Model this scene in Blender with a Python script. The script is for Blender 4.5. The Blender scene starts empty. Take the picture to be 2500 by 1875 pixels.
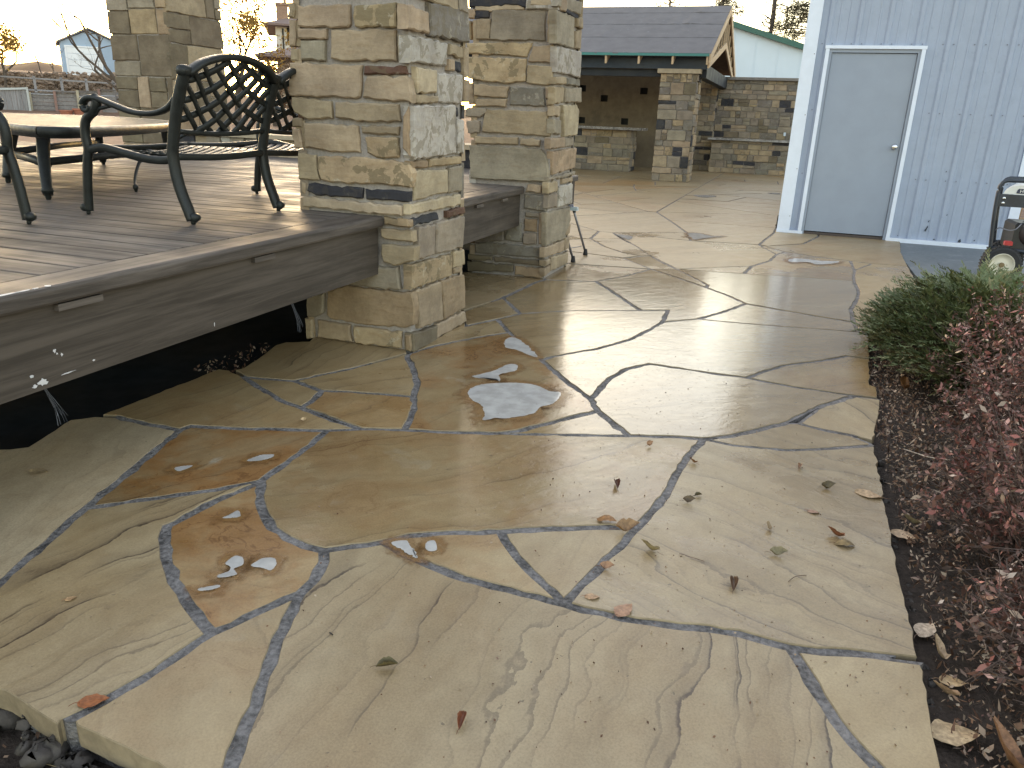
import bpy, bmesh, math, random
import numpy as np
from mathutils import Vector, Matrix
R = math.radians
S = bpy.context.scene
COL = S.collection
rng = random.Random(7)
# ---------------------------------------------------------------- camera
cam_d = bpy.data.cameras.new('camera'); cam = bpy.data.objects.new('camera', cam_d); COL.objects.link(cam)
cam_d.sensor_width = 36.0; cam_d.lens = 27.05; cam_d.clip_start = 0.05; cam_d.clip_end = 3000
cam.matrix_world = Matrix([[0.941217, -0.142288, 0.306375, 0.0], [0.335869, 0.297245, -0.893777, 0.0], [0.036105, 0.94414, 0.327562, 1.2035], [0.0, 0.0, 0.0, 1.0]])
S.camera = cam
# ---------------------------------------------------------------- sky, sun, exposure
SUN_EL, SUN_AZ = 8.0, -38.0            # low winter sun behind the deck; azimuth from +Y, negative to the left
W = bpy.data.worlds.new('World'); S.world = W; W.use_nodes = True
nt = W.node_tree; bg = nt.nodes['Background']
sky = nt.nodes.new('ShaderNodeTexSky'); sky.sky_type = 'NISHITA'; sky.sun_disc = False
sky.sun_elevation = R(SUN_EL); sky.sun_rotation = R(SUN_AZ)
sky.air_density = 1.0; sky.dust_density = 1.2; sky.ozone_density = 0.0
sky_fill = nt.nodes.new('ShaderNodeMix'); sky_fill.data_type = 'RGBA'; sky_fill.blend_type = 'ADD'; sky_fill.inputs[0].default_value = 1.0
sky_fill.inputs[7].default_value = (.95, .86, .86, 1)          # even fill light added over the whole sky to lift shaded areas
nt.links.new(sky.outputs[0], sky_fill.inputs[6]); nt.links.new(sky_fill.outputs[2], bg.inputs[0]); bg.inputs[1].default_value = 0.15
sd = bpy.data.lights.new('sun', 'SUN'); sd.energy = 0.5; sd.angle = R(25); sd.color = (1.0, 0.86, 0.68)
sun = bpy.data.objects.new('sun', sd); COL.objects.link(sun)
dv = Vector((math.sin(R(SUN_AZ))*math.cos(R(SUN_EL)), math.cos(R(SUN_AZ))*math.cos(R(SUN_EL)), math.sin(R(SUN_EL))))
sun.rotation_euler = dv.to_track_quat('Z', 'Y').to_euler(); sun.location = (-8, 10, 9)
S.view_settings.view_transform = 'Standard'; S.view_settings.look = 'None'
S.view_settings.exposure = 1.9; S.view_settings.gamma = 1.0
S.render.engine = 'CYCLES'
# ================================================================= helpers
def tag(o, label=None, cat=None, group=None, kind=None):
    if label: o['label'] = label
    if cat: o['category'] = cat
    if group: o['group'] = group
    if kind: o['kind'] = kind
    return o
def empty(name, loc=(0,0,0), rz=0.0, **k):
    o = bpy.data.objects.new(name, None); COL.objects.link(o); o.location = loc; o.rotation_euler = (0,0,rz)
    o.empty_display_size = .1
    return tag(o, **k)
class MB:
    def __init__(s): s.v=[]; s.f=[]
    def add(s, vs, fs):
        n=len(s.v); s.v.extend([tuple(map(float,p)) for p in vs]); s.f.extend([tuple(i+n for i in f) for f in fs]); return s
    def box(s, a, b, j=0.0):
        x0,y0,z0=a; x1,y1,z1=b
        vs=[(x0,y0,z0),(x1,y0,z0),(x1,y1,z0),(x0,y1,z0),(x0,y0,z1),(x1,y0,z1),(x1,y1,z1),(x0,y1,z1)]
        if j: vs=[tuple(c+rng.uniform(-j,j) for c in p) for p in vs]
        return s.add(vs,[(0,3,2,1),(4,5,6,7),(0,1,5,4),(1,2,6,5),(2,3,7,6),(3,0,4,7)])
    def bevbox(s, a, b, r=.004):
        x0,y0,z0=a; x1,y1,z1=b
        # box with a chamfered top rim
        o=[(x0,y0),(x1,y0),(x1,y1),(x0,y1)]; i=[(x0+r,y0+r),(x1-r,y0+r),(x1-r,y1-r),(x0+r,y1-r)]
        vs=[(*p,z0) for p in o]+[(*p,z1-r) for p in o]+[(*p,z1) for p in i]
        fs=[(0,3,2,1),(8,9,10,11)]
        for k in range(4):
            m=(k+1)%4; fs+= [(k,m,4+m,4+k),(4+k,4+m,8+m,8+k)]
        return s.add(vs,fs)
    def prism(s, poly, f0, f1):
        n=len(poly); vs=[f0(p) for p in poly]+[f1(p) for p in poly]
        fs=[tuple(range(n-1,-1,-1)),tuple(range(n,2*n))]+[(k,(k+1)%n,n+(k+1)%n,n+k) for k in range(n)]
        return s.add(vs,fs)
    def tube(s, path, w, h=None, n=8, up=(0,0,1), cap=True, taper=None, sup=1.0):
        P=[Vector(p) for p in path]; m=len(P); base=len(s.v); h=h or w
        upv=Vector(up)
        for i,p in enumerate(P):
            t=(P[min(i+1,m-1)]-P[max(i-1,0)])
            if t.length<1e-9: t=Vector((0,0,1))
            t.normalize()
            sd_=t.cross(upv)
            if sd_.length<1e-3: sd_=t.cross(Vector((1,0,.01)))
            sd_.normalize(); u=sd_.cross(t).normalized()
            k=1.0 if taper is None else taper[0]+(taper[1]-taper[0])*i/max(1,m-1)
            for q in range(n):
                a=2*math.pi*(q+.5)/n; ca,sa=math.cos(a),math.sin(a)
                if sup!=1.0: ca=math.copysign(abs(ca)**sup,ca); sa=math.copysign(abs(sa)**sup,sa)
                s.v.append(tuple(p+sd_*(w*.5*k*ca)+u*(h*.5*k*sa)))
        for i in range(m-1):
            for q in range(n):
                a=base+i*n+q; b=base+i*n+(q+1)%n
                s.f.append((a,b,b+n,a+n))
        if cap:
            s.f.append(tuple(base+q for q in range(n-1,-1,-1))); s.f.append(tuple(base+(m-1)*n+q for q in range(n)))
        return s
    def lathe(s, prof, c, axis='z', n=16, cap=True):
        base=len(s.v)
        for r,z in prof:
            for q in range(n):
                a=2*math.pi*q/n; x,y=r*math.cos(a),r*math.sin(a)
                p={'z':(x,y,z),'x':(z,x,y),'y':(x,-z,y)}[axis]
                s.v.append((c[0]+p[0],c[1]+p[1],c[2]+p[2]))
        for i in range(len(prof)-1):
            for q in range(n):
                a=base+i*n+q; b=base+i*n+(q+1)%n
                s.f.append((a,b,b+n,a+n))
        if cap: s.f.append(tuple(base+q for q in range(n-1,-1,-1))); s.f.append(tuple(base+(len(prof)-1)*n+q for q in range(n)))
        return s
    def build(s, name, mat=None, parent=None, local=False, smooth=False, center=False, color=None, kind=None):
        vs=np.array(s.v,float)
        loc=np.zeros(3)
        if parent is not None and not local:
            q=parent; 
            while q is not None: vs=vs-np.array(q.location); q=q.parent
        if center: loc=(vs.min(0)+vs.max(0))/2; vs=vs-loc
        me=bpy.data.meshes.new(name); me.from_pydata(vs.tolist(),[],s.f); me.update()
        if smooth: me.polygons.foreach_set('use_smooth',[True]*len(me.polygons))
        if mat: me.materials.append(mat)
        o=bpy.data.objects.new(name,me); COL.objects.link(o); o.location=loc
        if parent: o.parent=parent
        if color: o.color=color
        if kind: o['kind']=kind
        return o
def crom(pts, k=6):
    P=[Vector(p) for p in pts]; out=[]
    for i in range(len(P)-1):
        p0=P[max(i-1,0)];p1=P[i];p2=P[i+1];p3=P[min(i+2,len(P)-1)]
        for j in range(k):
            t=j/k
            out.append(.5*((2*p1)+(p2-p0)*t+(2*p0-5*p1+4*p2-p3)*t*t+(-p0+3*p1-3*p2+p3)*t**3))
    out.append(P[-1]); return out
def copy_tree(o, parent=None):
    c=o.copy(); COL.objects.link(c)
    if parent is not None: c.parent=parent
    for ch in [x for x in bpy.data.objects if x.parent==o]: copy_tree(ch,c)
    return c
# ---------------------------------------------------------------- materials
def new_mat(name):
    m=bpy.data.materials.new(name); m.use_nodes=True; return m, m.node_tree, m.node_tree.nodes['Principled BSDF']
class N:
    """tiny node builder"""
    def __init__(s, nt): s.t=nt
    def n(s, ty, **kw):
        x=s.t.nodes.new(ty)
        for k,v in kw.items():
            if k.startswith('i_'):
                key=k[2:]; key=int(key) if key.isdigit() else key.replace('_',' ')
                s.set(x.inputs[key],v)
            else: setattr(x,k,v)
        return x
    def set(s, inp, v):
        if isinstance(v, bpy.types.NodeSocket): s.t.links.new(v,inp)
        else: inp.default_value=v
    def math(s, op, a, b=0.0, c=0.0, clamp=False):
        x=s.t.nodes.new('ShaderNodeMath'); x.operation=op; x.use_clamp=clamp
        s.set(x.inputs[0],a); s.set(x.inputs[1],b); s.set(x.inputs[2],c); return x.outputs[0]
    def noise(s, vec, scale, detail=4, rough=.55, dist=0.0):
        x=s.n('ShaderNodeTexNoise'); 
        if vec is not None: s.set(x.inputs['Vector'],vec)
        x.inputs['Scale'].default_value=scale; x.inputs['Detail'].default_value=detail; x.inputs['Roughness'].default_value=rough; x.inputs['Distortion'].default_value=dist
        return x.outputs[0]
    def mapr(s, v, a, b, c=0.0, d=1.0, smooth=True):
        x=s.n('ShaderNodeMapRange'); x.interpolation_type='SMOOTHSTEP' if smooth else 'LINEAR'
        s.set(x.inputs[0],v); s.set(x.inputs[1],a); s.set(x.inputs[2],b); s.set(x.inputs[3],c); s.set(x.inputs[4],d); return x.outputs[0]
    def mix(s, f, a, b, mode='MIX'):
        x=s.n('ShaderNodeMix', data_type='RGBA', blend_type=mode)
        s.set(x.inputs[0],f)
        for i,q in ((6,a),(7,b)):
            s.set(x.inputs[i], q if isinstance(q,bpy.types.NodeSocket) else (*q,1) if len(q)==3 else q)
        return x.outputs[2]
    def vmul(s, v, k):
        x=s.n('ShaderNodeVectorMath', operation='MULTIPLY'); s.set(x.inputs[0],v); s.set(x.inputs[1],k); return x.outputs[0]
    def vadd(s, v, k):
        x=s.n('ShaderNodeVectorMath', operation='ADD'); s.set(x.inputs[0],v); s.set(x.inputs[1],k); return x.outputs[0]
    def obj(s): return s.n('ShaderNodeTexCoord').outputs['Object']
    def pos(s): return s.n('ShaderNodeNewGeometry').outputs['Position']
    def info(s): return s.n('ShaderNodeObjectInfo')
    def attr(s, name):
        x=s.n('ShaderNodeAttribute'); x.attribute_type='OBJECT'; x.attribute_name=name; return x.outputs['Fac']
    def bump(s, h, strength=.3, dist=.01, prev=None):
        x=s.n('ShaderNodeBump'); x.inputs['Strength'].default_value=strength; x.inputs['Distance'].default_value=dist; s.set(x.inputs['Height'],h)
        if prev is not None: s.set(x.inputs['Normal'],prev)
        return x.outputs[0]
def plain(name, col, rough=.6, metal=0.0, var=.15, scale=30, bump=.15, spec=.5, bdist=.003, dirt=None):
    m,t,b=new_mat(name); g=N(t); p=g.pos()
    n1=g.noise(p,scale,5,.6); n2=g.noise(p,scale*.13,4,.6)
    v=g.math('ADD',g.math('MULTIPLY',n1,.6),g.math('MULTIPLY',n2,.6))
    lo=tuple(c*(1-var) for c in col); hi=tuple(min(1,c*(1+var)) for c in col)
    c_=g.mix(g.mapr(v,.35,.85),lo,hi)
    if dirt: c_=g.mix(g.mapr(g.noise(p,dirt[1],6,.65),dirt[2],dirt[2]+.12,0,dirt[3]),c_,dirt[0])
    t.links.new(c_,b.inputs['Base Color'])
    g.set(b.inputs['Roughness'],g.mapr(n2,.3,.7,rough*.85,min(1,rough*1.15))); b.inputs['Metallic'].default_value=metal
    b.inputs['Specular IOR Level'].default_value=spec
    if bump: t.links.new(g.bump(n1,bump,bdist),b.inputs['Normal'])
    return m
M={}
def mat_flag():
    m,t,b=new_mat('sandstone_flag'); g=N(t); o=g.obj(); inf=g.info()
    off=g.n('ShaderNodeCombineXYZ'); g.set(off.inputs[0],g.math('MULTIPLY',inf.outputs['Random'],41.0)); g.set(off.inputs[1],g.math('MULTIPLY',inf.outputs['Random'],17.0))
    o=g.vadd(o,off.outputs[0])
    warp=g.n('ShaderNodeTexNoise'); g.set(warp.inputs['Vector'],o); warp.inputs['Scale'].default_value=1.9; warp.inputs['Detail'].default_value=4; warp.inputs['Roughness'].default_value=.55
    wv=g.vmul(warp.outputs['Color'],(.42,.42,0)); ow=g.vadd(o,wv)
    wet=g.attr('wet'); rust=g.attr('rust'); vein=g.attr('vein')
    # long soft bands along the bedding
    band=g.noise(g.vmul(ow,(.35,3.2,1)),2.0,5,.6)
    base=inf.outputs['Color']
    c=g.mix(g.mapr(band,.3,.7),g.mix(.45,base,(.20,.145,.078)),g.mix(.35,base,(.40,.325,.205)))
    cl=g.noise(o,2.2,5,.6); c=g.mix(g.mapr(cl,.35,.75,0,.45),c,g.mix(1.0,base,(.86,.78,.66),'MULTIPLY'))
    # thin dark iron veins
    sx=g.n('ShaderNodeSeparateXYZ'); g.set(sx.inputs[0],o)
    b1=g.noise(g.vmul(o,(.6,1.0,1)),1.9,3,.55); b2=g.noise(g.vmul(o,(.8,1.5,1)),5.5,5,.65); b3=g.noise(o,30,3,.6)
    ph=g.math('ADD',g.math('ADD',g.math('MULTIPLY',sx.outputs[1],1.0),g.math('MULTIPLY',b1,.46)),g.math('ADD',g.math('MULTIPLY',b2,.072),g.math('MULTIPLY',b3,.008)))
    def lines(freq,w0,w1,sm,seed):
        s_=g.math('ADD',g.math('MULTIPLY',ph,freq),seed); fl=g.math('FLOOR',s_); fr=g.math('SUBTRACT',s_,fl)
        wn=g.n('ShaderNodeTexWhiteNoise'); wn.noise_dimensions='1D'; g.set(wn.inputs['W'],fl)
        amp=g.mapr(wn.outputs['Value'],.22,.85)
        core=g.math('MULTIPLY',g.mapr(fr,0,.02),g.mapr(fr,w0,w1,1,0))
        tail=g.math('MULTIPLY',g.mapr(fr,0,.02),g.mapr(fr,w0,sm,1,0))
        return g.math('MULTIPLY',core,amp),g.math('MULTIPLY',tail,amp)
    gate=g.mapr(g.noise(g.vmul(o,(.5,1.2,1)),2.2,4,.6),.36,.50)
    k1,t1=lines(8.5,.045,.105,.5,0.0); k2,t2=lines(21.0,.08,.2,.9,.37)
    vg=g.math('MULTIPLY',gate,vein)
    lv=g.math('MULTIPLY',g.math('MAXIMUM',k1,g.math('MULTIPLY',k2,.45)),vg,clamp=True)
    lv=g.math('MULTIPLY',lv,g.mapr(g.noise(o,34,4,.65),.25,.6,.55,1.0))
    smear=g.math('MULTIPLY',g.math('MAXIMUM',t1,g.math('MULTIPLY',t2,.4)),g.math('MULTIPLY',vg,.42))
    c=g.mix(smear,c,(.135,.098,.062))
    c=g.mix(g.math('MULTIPLY',lv,.95),c,(.060,.040,.026))
    # rust bloom
    rn=g.noise(ow,3.1,6,.62); rm=g.math('MULTIPLY',g.mapr(rn,.40,.60),rust,clamp=True)
    c=g.mix(g.math('MULTIPLY',rm,.8),c,(.29,.130,.034))
    rim=g.math('MULTIPLY',g.mapr(g.math('ABSOLUTE',g.math('SUBTRACT',rn,.60)),0,.014,1,0),rust,clamp=True)
    c=g.mix(g.math('MULTIPLY',rim,.7),c,(.13,.055,.018))
    pale=g.math('MULTIPLY',g.mapr(g.noise(ow,4.3,6,.6),.62,.70),g.math('MULTIPLY',rust,.55))
    c=g.mix(pale,c,(.42,.40,.33))
    # grain and specks
    md=g.noise(o,13,6,.68); c=g.mix(g.mapr(md,.35,.72,0,.46),c,g.mix(1.0,c,(.74,.70,.66),'MULTIPLY'))
    gr=g.noise(o,170,3,.7); c=g.mix(g.mapr(gr,.3,.75,0,.50),c,g.mix(1.0,c,(.55,.53,.5),'MULTIPLY'))
    sp=g.noise(o,46,2,.5); c=g.mix(g.mapr(sp,.735,.76,0,.6),c,(.06,.045,.03))
    # damp darkening with its own outline
    wp=g.pos(); dn=g.noise(wp,1.1,6,.6)
    damp=g.mapr(g.math('ADD',dn,g.math('MULTIPLY',g.math('SUBTRACT',wet,.5),.55)),.44,.56)
    c=g.mix(g.math('MULTIPLY',damp,.42),c,g.mix(1.0,c,(.70,.62,.52),'MULTIPLY'))
    t.links.new(c,b.inputs['Base Color'])
    ro=g.mapr(g.math('ADD',g.math('MULTIPLY',damp,.55),g.math('MULTIPLY',wet,.45)),0.,1.,.48,.12,smooth=False)
    ro=g.math('ADD',ro,g.math('MULTIPLY',g.math('SUBTRACT',g.noise(wp,9,5,.6),.5),.22),clamp=True)
    g.set(b.inputs['Roughness'],ro); b.inputs['Specular IOR Level'].default_value=.58
    g.set(b.inputs['Coat Weight'],g.math('MULTIPLY',g.mapr(wet,.35,1.0),g.mapr(damp,0,1,.18,.45))); b.inputs['Coat Roughness'].default_value=.13; b.inputs['Coat IOR'].default_value=1.36
    h=g.math('ADD',g.math('ADD',g.math('MULTIPLY',g.noise(g.vmul(ow,(.6,2.2,1)),7,6,.6),1.0),g.math('MULTIPLY',gr,.10)),g.math('MULTIPLY',md,.35))
    pits=g.mapr(sp,.66,.72,0,.25)
    t.links.new(g.bump(g.math('SUBTRACT',h,pits),.30,.008),b.inputs['Normal'])
    return m
def mat_masonry():
    m,t,b=new_mat('split_sandstone'); g=N(t); inf=g.info(); p=g.pos()
    off=g.n('ShaderNodeCombineXYZ')
    for k,q in ((0,31.),(1,57.),(2,13.)): g.set(off.inputs[k],g.math('MULTIPLY',inf.outputs['Random'],q))
    o=g.vadd(p,off.outputs[0]); base=inf.outputs['Color']; al=inf.outputs['Alpha']
    n1=g.noise(o,6,6,.62); n2=g.noise(g.vmul(o,(1,1,4.5)),9,6,.6); n3=g.noise(o,60,4,.65)
    c=g.mix(g.mapr(n1,.3,.72),g.mix(1.0,base,(.74,.70,.66),'MULTIPLY'),g.mix(1.0,base,(1.14,1.10,1.04),'MULTIPLY'))
    c=g.mix(g.mapr(n2,.52,.66,0,.30),c,g.mix(1.0,base,(.72,.60,.46),'MULTIPLY'))
    c=g.mix(g.mapr(n3,.35,.75,0,.4),c,g.mix(1.0,c,(.66,.66,.66),'MULTIPLY'))
    # mottle: dark iron patches with sharp outlines / pale lichen, driven by object alpha (1 = none)
    mo=g.math('SUBTRACT',1.0,al)
    pt=g.math('MULTIPLY',g.mapr(g.noise(o,11,6,.6,.6),.535,.56),mo,clamp=True)
    c=g.mix(g.math('MULTIPLY',pt,.8),c,(.15,.120,.070))
    pw=g.math('MULTIPLY',g.mapr(g.noise(o,17,6,.66),.60,.63),mo,clamp=True)
    c=g.mix(g.math('MULTIPLY',pw,.55),c,(.47,.42,.33))
    t.links.new(c,b.inputs['Base Color']); b.inputs['Roughness'].default_value=.82; b.inputs['Specular IOR Level'].default_value=.3
    h=g.math('ADD',g.math('ADD',g.math('MULTIPLY',n1,1.0),g.math('MULTIPLY',n2,.55)),g.math('MULTIPLY',n3,.14))
    x=g.n('ShaderNodeTexVoronoi'); g.set(x.inputs['Vector'],g.vadd(o,g.vmul(o,(.0,.0,1.2)))); x.inputs['Scale'].default_value=9; x.feature='SMOOTH_F1'
    h=g.math('ADD',h,g.math('MULTIPLY',x.outputs['Distance'],.35))
    t.links.new(g.bump(h,.42,.018),b.inputs['Normal'])
    return m
def mat_board(name, col, axis, rough=.38, streak=.55, spec=.13):
    m,t,b=new_mat(name); g=N(t); inf=g.info(); p=g.pos()
    off=g.n('ShaderNodeCombineXYZ')
    for k in range(3): g.set(off.inputs[k],g.math('MULTIPLY',inf.outputs['Random'],23.+7*k))
    o=g.vadd(p,off.outputs[0])
    sc={'x':(1.3,26,26),'y':(26,1.3,26),'z':(26,26,1.3)}[axis]
    n1=g.noise(g.vmul(o,sc),1.0,7,.68,.35); n2=g.noise(g.vmul(o,tuple(k*.25 for k in sc)),1.0,4,.6); n3=g.noise(g.vmul(o,tuple(k*4 for k in sc)),1,3,.6)
    lo=tuple(c*(1-streak) for c in col); hi=tuple(c*(1+streak*.6) for c in col)
    c=g.mix(g.mapr(n1,.33,.68),lo,hi); c=g.mix(g.mapr(n2,.3,.7,0,.45),c,g.mix(1.0,c,(.62,.60,.60),'MULTIPLY'))
    c=g.mix(g.mapr(inf.outputs['Random'],0,1,0,.35,smooth=False),c,g.mix(1.0,c,(.72,.70,.70),'MULTIPLY'))
    c=g.mix(g.mapr(g.noise(g.vmul(o,tuple(k*.12 for k in sc)),1.0,6,.65),.56,.76,0,.12),c,(.26,.23,.20))
    t.links.new(c,b.inputs['Base Color'])
    g.set(b.inputs['Roughness'],g.mapr(g.noise(p,3,4,.6),.3,.7,rough*.8,rough*1.25)); b.inputs['Specular IOR Level'].default_value=spec
    t.links.new(g.bump(g.math('ADD',n1,g.math('MULTIPLY',n3,.5)),.28,.0025),b.inputs['Normal'])
    return m
M['flagside']=plain('sandstone_edge',(.26,.205,.13),.8,0,.3,30,.5,.2,.006)
M['flag']=mat_flag(); M['masonry']=mat_masonry()
M['joint']=plain('dark_wet_mortar',(.185,.172,.165),.72,0,.75,75,1.0,.22,.02)
M['pmortar']=plain('grey_wall_mortar',(.31,.278,.25),.85,0,.25,70,.6,.3,.006)
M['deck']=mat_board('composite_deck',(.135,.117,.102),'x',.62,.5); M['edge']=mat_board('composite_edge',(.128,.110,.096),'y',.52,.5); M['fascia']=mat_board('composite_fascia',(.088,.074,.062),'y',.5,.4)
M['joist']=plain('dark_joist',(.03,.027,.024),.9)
M['iron']=plain('cast_aluminium',(.012,.0145,.014),.45,0,.5,240,.5,.35,.0015)
M['slatd']=plain('dark_table_slat',(.018,.018,.016),.6,0,.3,80,.2); M['slat']=plain('table_slat',(.15,.125,.08),.55,0,.3,80,.2)  # two slat tones paint in the sunlit stripes across the table top
M['soil']=plain('damp_soil',(.052,.040,.032),.95,0,.5,55,1.0,.2,.02)
M['yard']=plain('dry_yard',(.20,.125,.085),.95,0,.4,5,1.0,.2,.05)
M['snow']=plain('old_snow',(.78,.80,.84),.7,0,.06,8,.4,.3,.02)
M['ice']=None
M['pad']=plain('concrete_pad',(.135,.15,.16),.55,0,.25,26,.25,.4,.003,((.23,.24,.25),5,.55,.5))
M['siding']=plain('painted_steel',(.325,.375,.475),.5,0,.06,9,.05,.4,.001,((.25,.285,.355),14,.60,.4))
M['trim']=plain('trim_steel',(.68,.74,.85),.40,0,.06,9,.05,.4,.001)
M['door']=plain('grey_door_paint',(.272,.312,.385),.45,0,.06,5,.10,.4,.001)
M['chrome']=plain('satin_chrome',(.72,.73,.75),.18,1.0,.05,50,0)
M['black']=plain('black_rubber',(.018,.018,.02),.75,0,.3,90,.3)
M['felt']=plain('roof_underlay',(.135,.126,.128),.95,0,.16,4,.25,.4,.01,((.26,.265,.29),9,.60,.4))
M['navy']=plain('navy_painted_beam',(.016,.028,.045),.55,0,.25,12,.15)
M['teal']=plain('teal_drip_edge',(.03,.17,.155),.4,0,.1)
M['lumber']=plain('new_lumber',(.50,.36,.22),.7,0,.2,25,.3)
M['ply']=plain('dark_plywood',(.13,.085,.055),.8,0,.3,10,.2)
M['plaster']=plain('tan_parging',(.175,.142,.10),.85,0,.22,7,.4,.3,.006,((.11,.092,.07),2.2,.52,.6))
M['recess']=plain('recess_grey',(.028,.030,.033),.8,0,.3,20,.3)
M['granite']=plain('granite_top',(.24,.23,.225),.25,0,.75,42,.1,.5,.002)
M['cap']=plain('cut_capstone',(.42,.345,.24),.8,0,.18,14,.35,.3,.005)
M['wcap']=plain('grey_capstone',(.22,.20,.18),.8,0,.2,14,.35,.3,.005)
M['white']=plain('white_steel_wall',(.56,.645,.72),.5,0,.05,1.2,.05)
M['green']=plain('green_roof_edge',(.035,.11,.085),.5,0,.2,2)
M['fence']=mat_board('weathered_board',(.33,.32,.32),'z',.8,.35); M['fenceh']=mat_board('weathered_rail',(.30,.28,.27),'x',.8,.35)
M['post']=plain('tan_post',(.42,.37,.27),.8,0,.2,6,.3); M['redpost']=plain('reddish_post',(.26,.16,.13),.8,0,.2,6,.3)
M['garage']=plain('grey_blue_siding',(.33,.42,.53),.6,0,.08,1.5,.1); M['gdoor']=plain('white_garage_door',(.78,.80,.82),.5,0,.04,2,.05)
M['hwall']=plain('cream_stucco',(.62,.56,.47),.7,0,.08,2,.1); M['hroof']=plain('brown_shingle',(.20,.14,.12),.85,0,.2,6,.3); M['brick']=plain('chimney_brick',(.30,.19,.13),.85,0,.25,12,.3)
M['hill']=plain('far_hillside',(.115,.068,.040),1,0,.3,.08,0,.1)
M['bark']=plain('grey_bark',(.10,.078,.060),.9,0,.4,18,.6,.2,.01)
M['tank']=plain('white_enamel',(.74,.74,.71),.35,0,.06,20,.05,.5,.001,((.30,.27,.22),16,.62,.6)); M['frame']=plain('black_steel_tube',(.025,.032,.045),.4,0,.3,60,.1)
M['rim']=plain('cream_wheel_rim',(.66,.62,.50),.45,0,.1,22,.1,.5,.001,((.26,.19,.11),15,.58,.7))
M['steel']=plain('grey_steel_tube',(.20,.20,.23),.32,.7,.15,50,.1); M['clamp']=plain('pale_blue_plastic',(.42,.50,.53),.45,0,.08,30,.1)
M['terracotta']=plain('terracotta',(.36,.14,.085),.8,0,.15,12,.3)
M['log']=plain('split_log',(.36,.24,.14),.85,0,.35,22,.5); M['red']=plain('red_plastic',(.40,.03,.03),.4)
M['badge']=plain('navy_badge',(.02,.03,.07),.4); M['paint']=plain('white_smear',(.55,.54,.55),.6,0,.15,40,.3)
M['rubble']=plain('rubble_stone',(.27,.20,.15),.9,0,.45,3,.6,.2,.05)
M['plastic']=plain('clear_strapping',(.10,.11,.13),.3,0,.2,60,.1)
def mat_ice():
    m,t,b=new_mat('thin_pale_ice'); g=N(t); p=g.pos()
    c=g.mix(g.mapr(g.noise(p,14,5,.6),.3,.75),(.38,.365,.34),(.54,.52,.49))
    c=g.mix(g.mapr(g.noise(p,40,3,.6),.66,.72,0,.5),c,(.24,.22,.19))
    a=g.n('ShaderNodeAttribute'); a.attribute_name='edge'
    e=g.math('ADD',a.outputs['Fac'],g.math('MULTIPLY',g.math('SUBTRACT',g.noise(p,26,7,.72),.5),1.7))
    g.set(b.inputs['Alpha'],g.mapr(e,.30,.40,0,.93))
    t.links.new(c,b.inputs['Base Color']); b.inputs['Roughness'].default_value=.09; b.inputs['IOR'].default_value=1.33
    t.links.new(g.bump(g.noise(p,22,2,.5),.04,.002),b.inputs['Normal']); return m
M['ice']=mat_ice()
def mat_stain():
    m,t,b=new_mat('rust_ring'); g=N(t); p=g.pos()
    a=g.n('ShaderNodeAttribute'); a.attribute_name='edge'
    e=g.math('ADD',a.outputs['Fac'],g.math('MULTIPLY',g.math('SUBTRACT',g.noise(p,26,6,.65),.5),1.1))
    c=g.mix(g.mapr(e,.35,.9),(.20,.095,.035),(.34,.19,.07)); t.links.new(c,b.inputs['Base Color'])
    b.inputs['Roughness'].default_value=.22
    g.set(b.inputs['Alpha'],g.mapr(e,.30,.70,0,.62)); return m
M['stain']=mat_stain()
def leafmat(name, rough=.55, trans=.25):
    m,t,b=new_mat(name); g=N(t); inf=g.info(); p=g.pos()
    c=g.mix(g.mapr(g.noise(p,90,4,.6),.3,.75),g.mix(1.0,inf.outputs['Color'],(.6,.55,.5),'MULTIPLY'),g.mix(1.0,inf.outputs['Color'],(1.2,1.15,1.1),'MULTIPLY'))
    t.links.new(c,b.inputs['Base Color']); b.inputs['Roughness'].default_value=rough
    t.links.new(g.bump(g.noise(p,160,3,.6),.3,.001),b.inputs['Normal']); return m
M['leaf']=leafmat('dry_leaf')
def facemat(name, cols, rough=.6, sub=.0):
    """foliage: colour picked per leaf from a ramp by a face attribute"""
    m,t,b=new_mat(name); g=N(t); a=g.n('ShaderNodeAttribute'); a.attribute_name='tint'
    r=g.n('ShaderNodeValToRGB'); e=r.color_ramp.elements
    while len(e)<len(cols): e.new(.5)
    for i,c in enumerate(cols): e[i].position=i/(len(cols)-1); e[i].color=(*c,1)
    t.links.new(a.outputs['Fac'],r.inputs[0]); t.links.new(r.outputs[0],b.inputs['Base Color']); b.inputs['Roughness'].default_value=rough
    b.inputs['Specular IOR Level'].default_value=.35
    if sub: b.inputs['Transmission Weight'].default_value=0
    return m
M['juniper']=facemat('juniper_green',[(.115,.10,.035),(.085,.112,.042),(.118,.150,.062),(.155,.170,.072),(.22,.20,.095)],.6)
M['barberry']=facemat('barberry_leaf',[(.11,.062,.046),(.15,.082,.060),(.205,.102,.078),(.26,.105,.082),(.40,.135,.115),(.58,.46,.37),(.40,.28,.19)],.45)
M['litter']=facemat('leaf_litter',[(.05,.03,.02),(.10,.05,.03),(.17,.09,.05),(.30,.20,.13),(.42,.33,.24),(.12,.06,.05)],.7)
M['twig']=plain('shrub_twig',(.095,.064,.05),.8,0,.4,60,.2)
M['pine']=facemat('pine_needles',[(.045,.045,.022),(.075,.066,.032),(.115,.090,.045),(.16,.12,.06)],.7)
M['autumn']=facemat('golden_twigs',[(.20,.11,.02),(.30,.17,.03),(.36,.22,.05)],.7)
M['hedge']=facemat('dry_hedge',[(.15,.095,.055),(.22,.14,.085),(.28,.19,.12)],.8)
M['grass']=facemat('grass_blades',[(.10,.16,.03),(.06,.11,.025),(.26,.20,.10)],.6)
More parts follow.
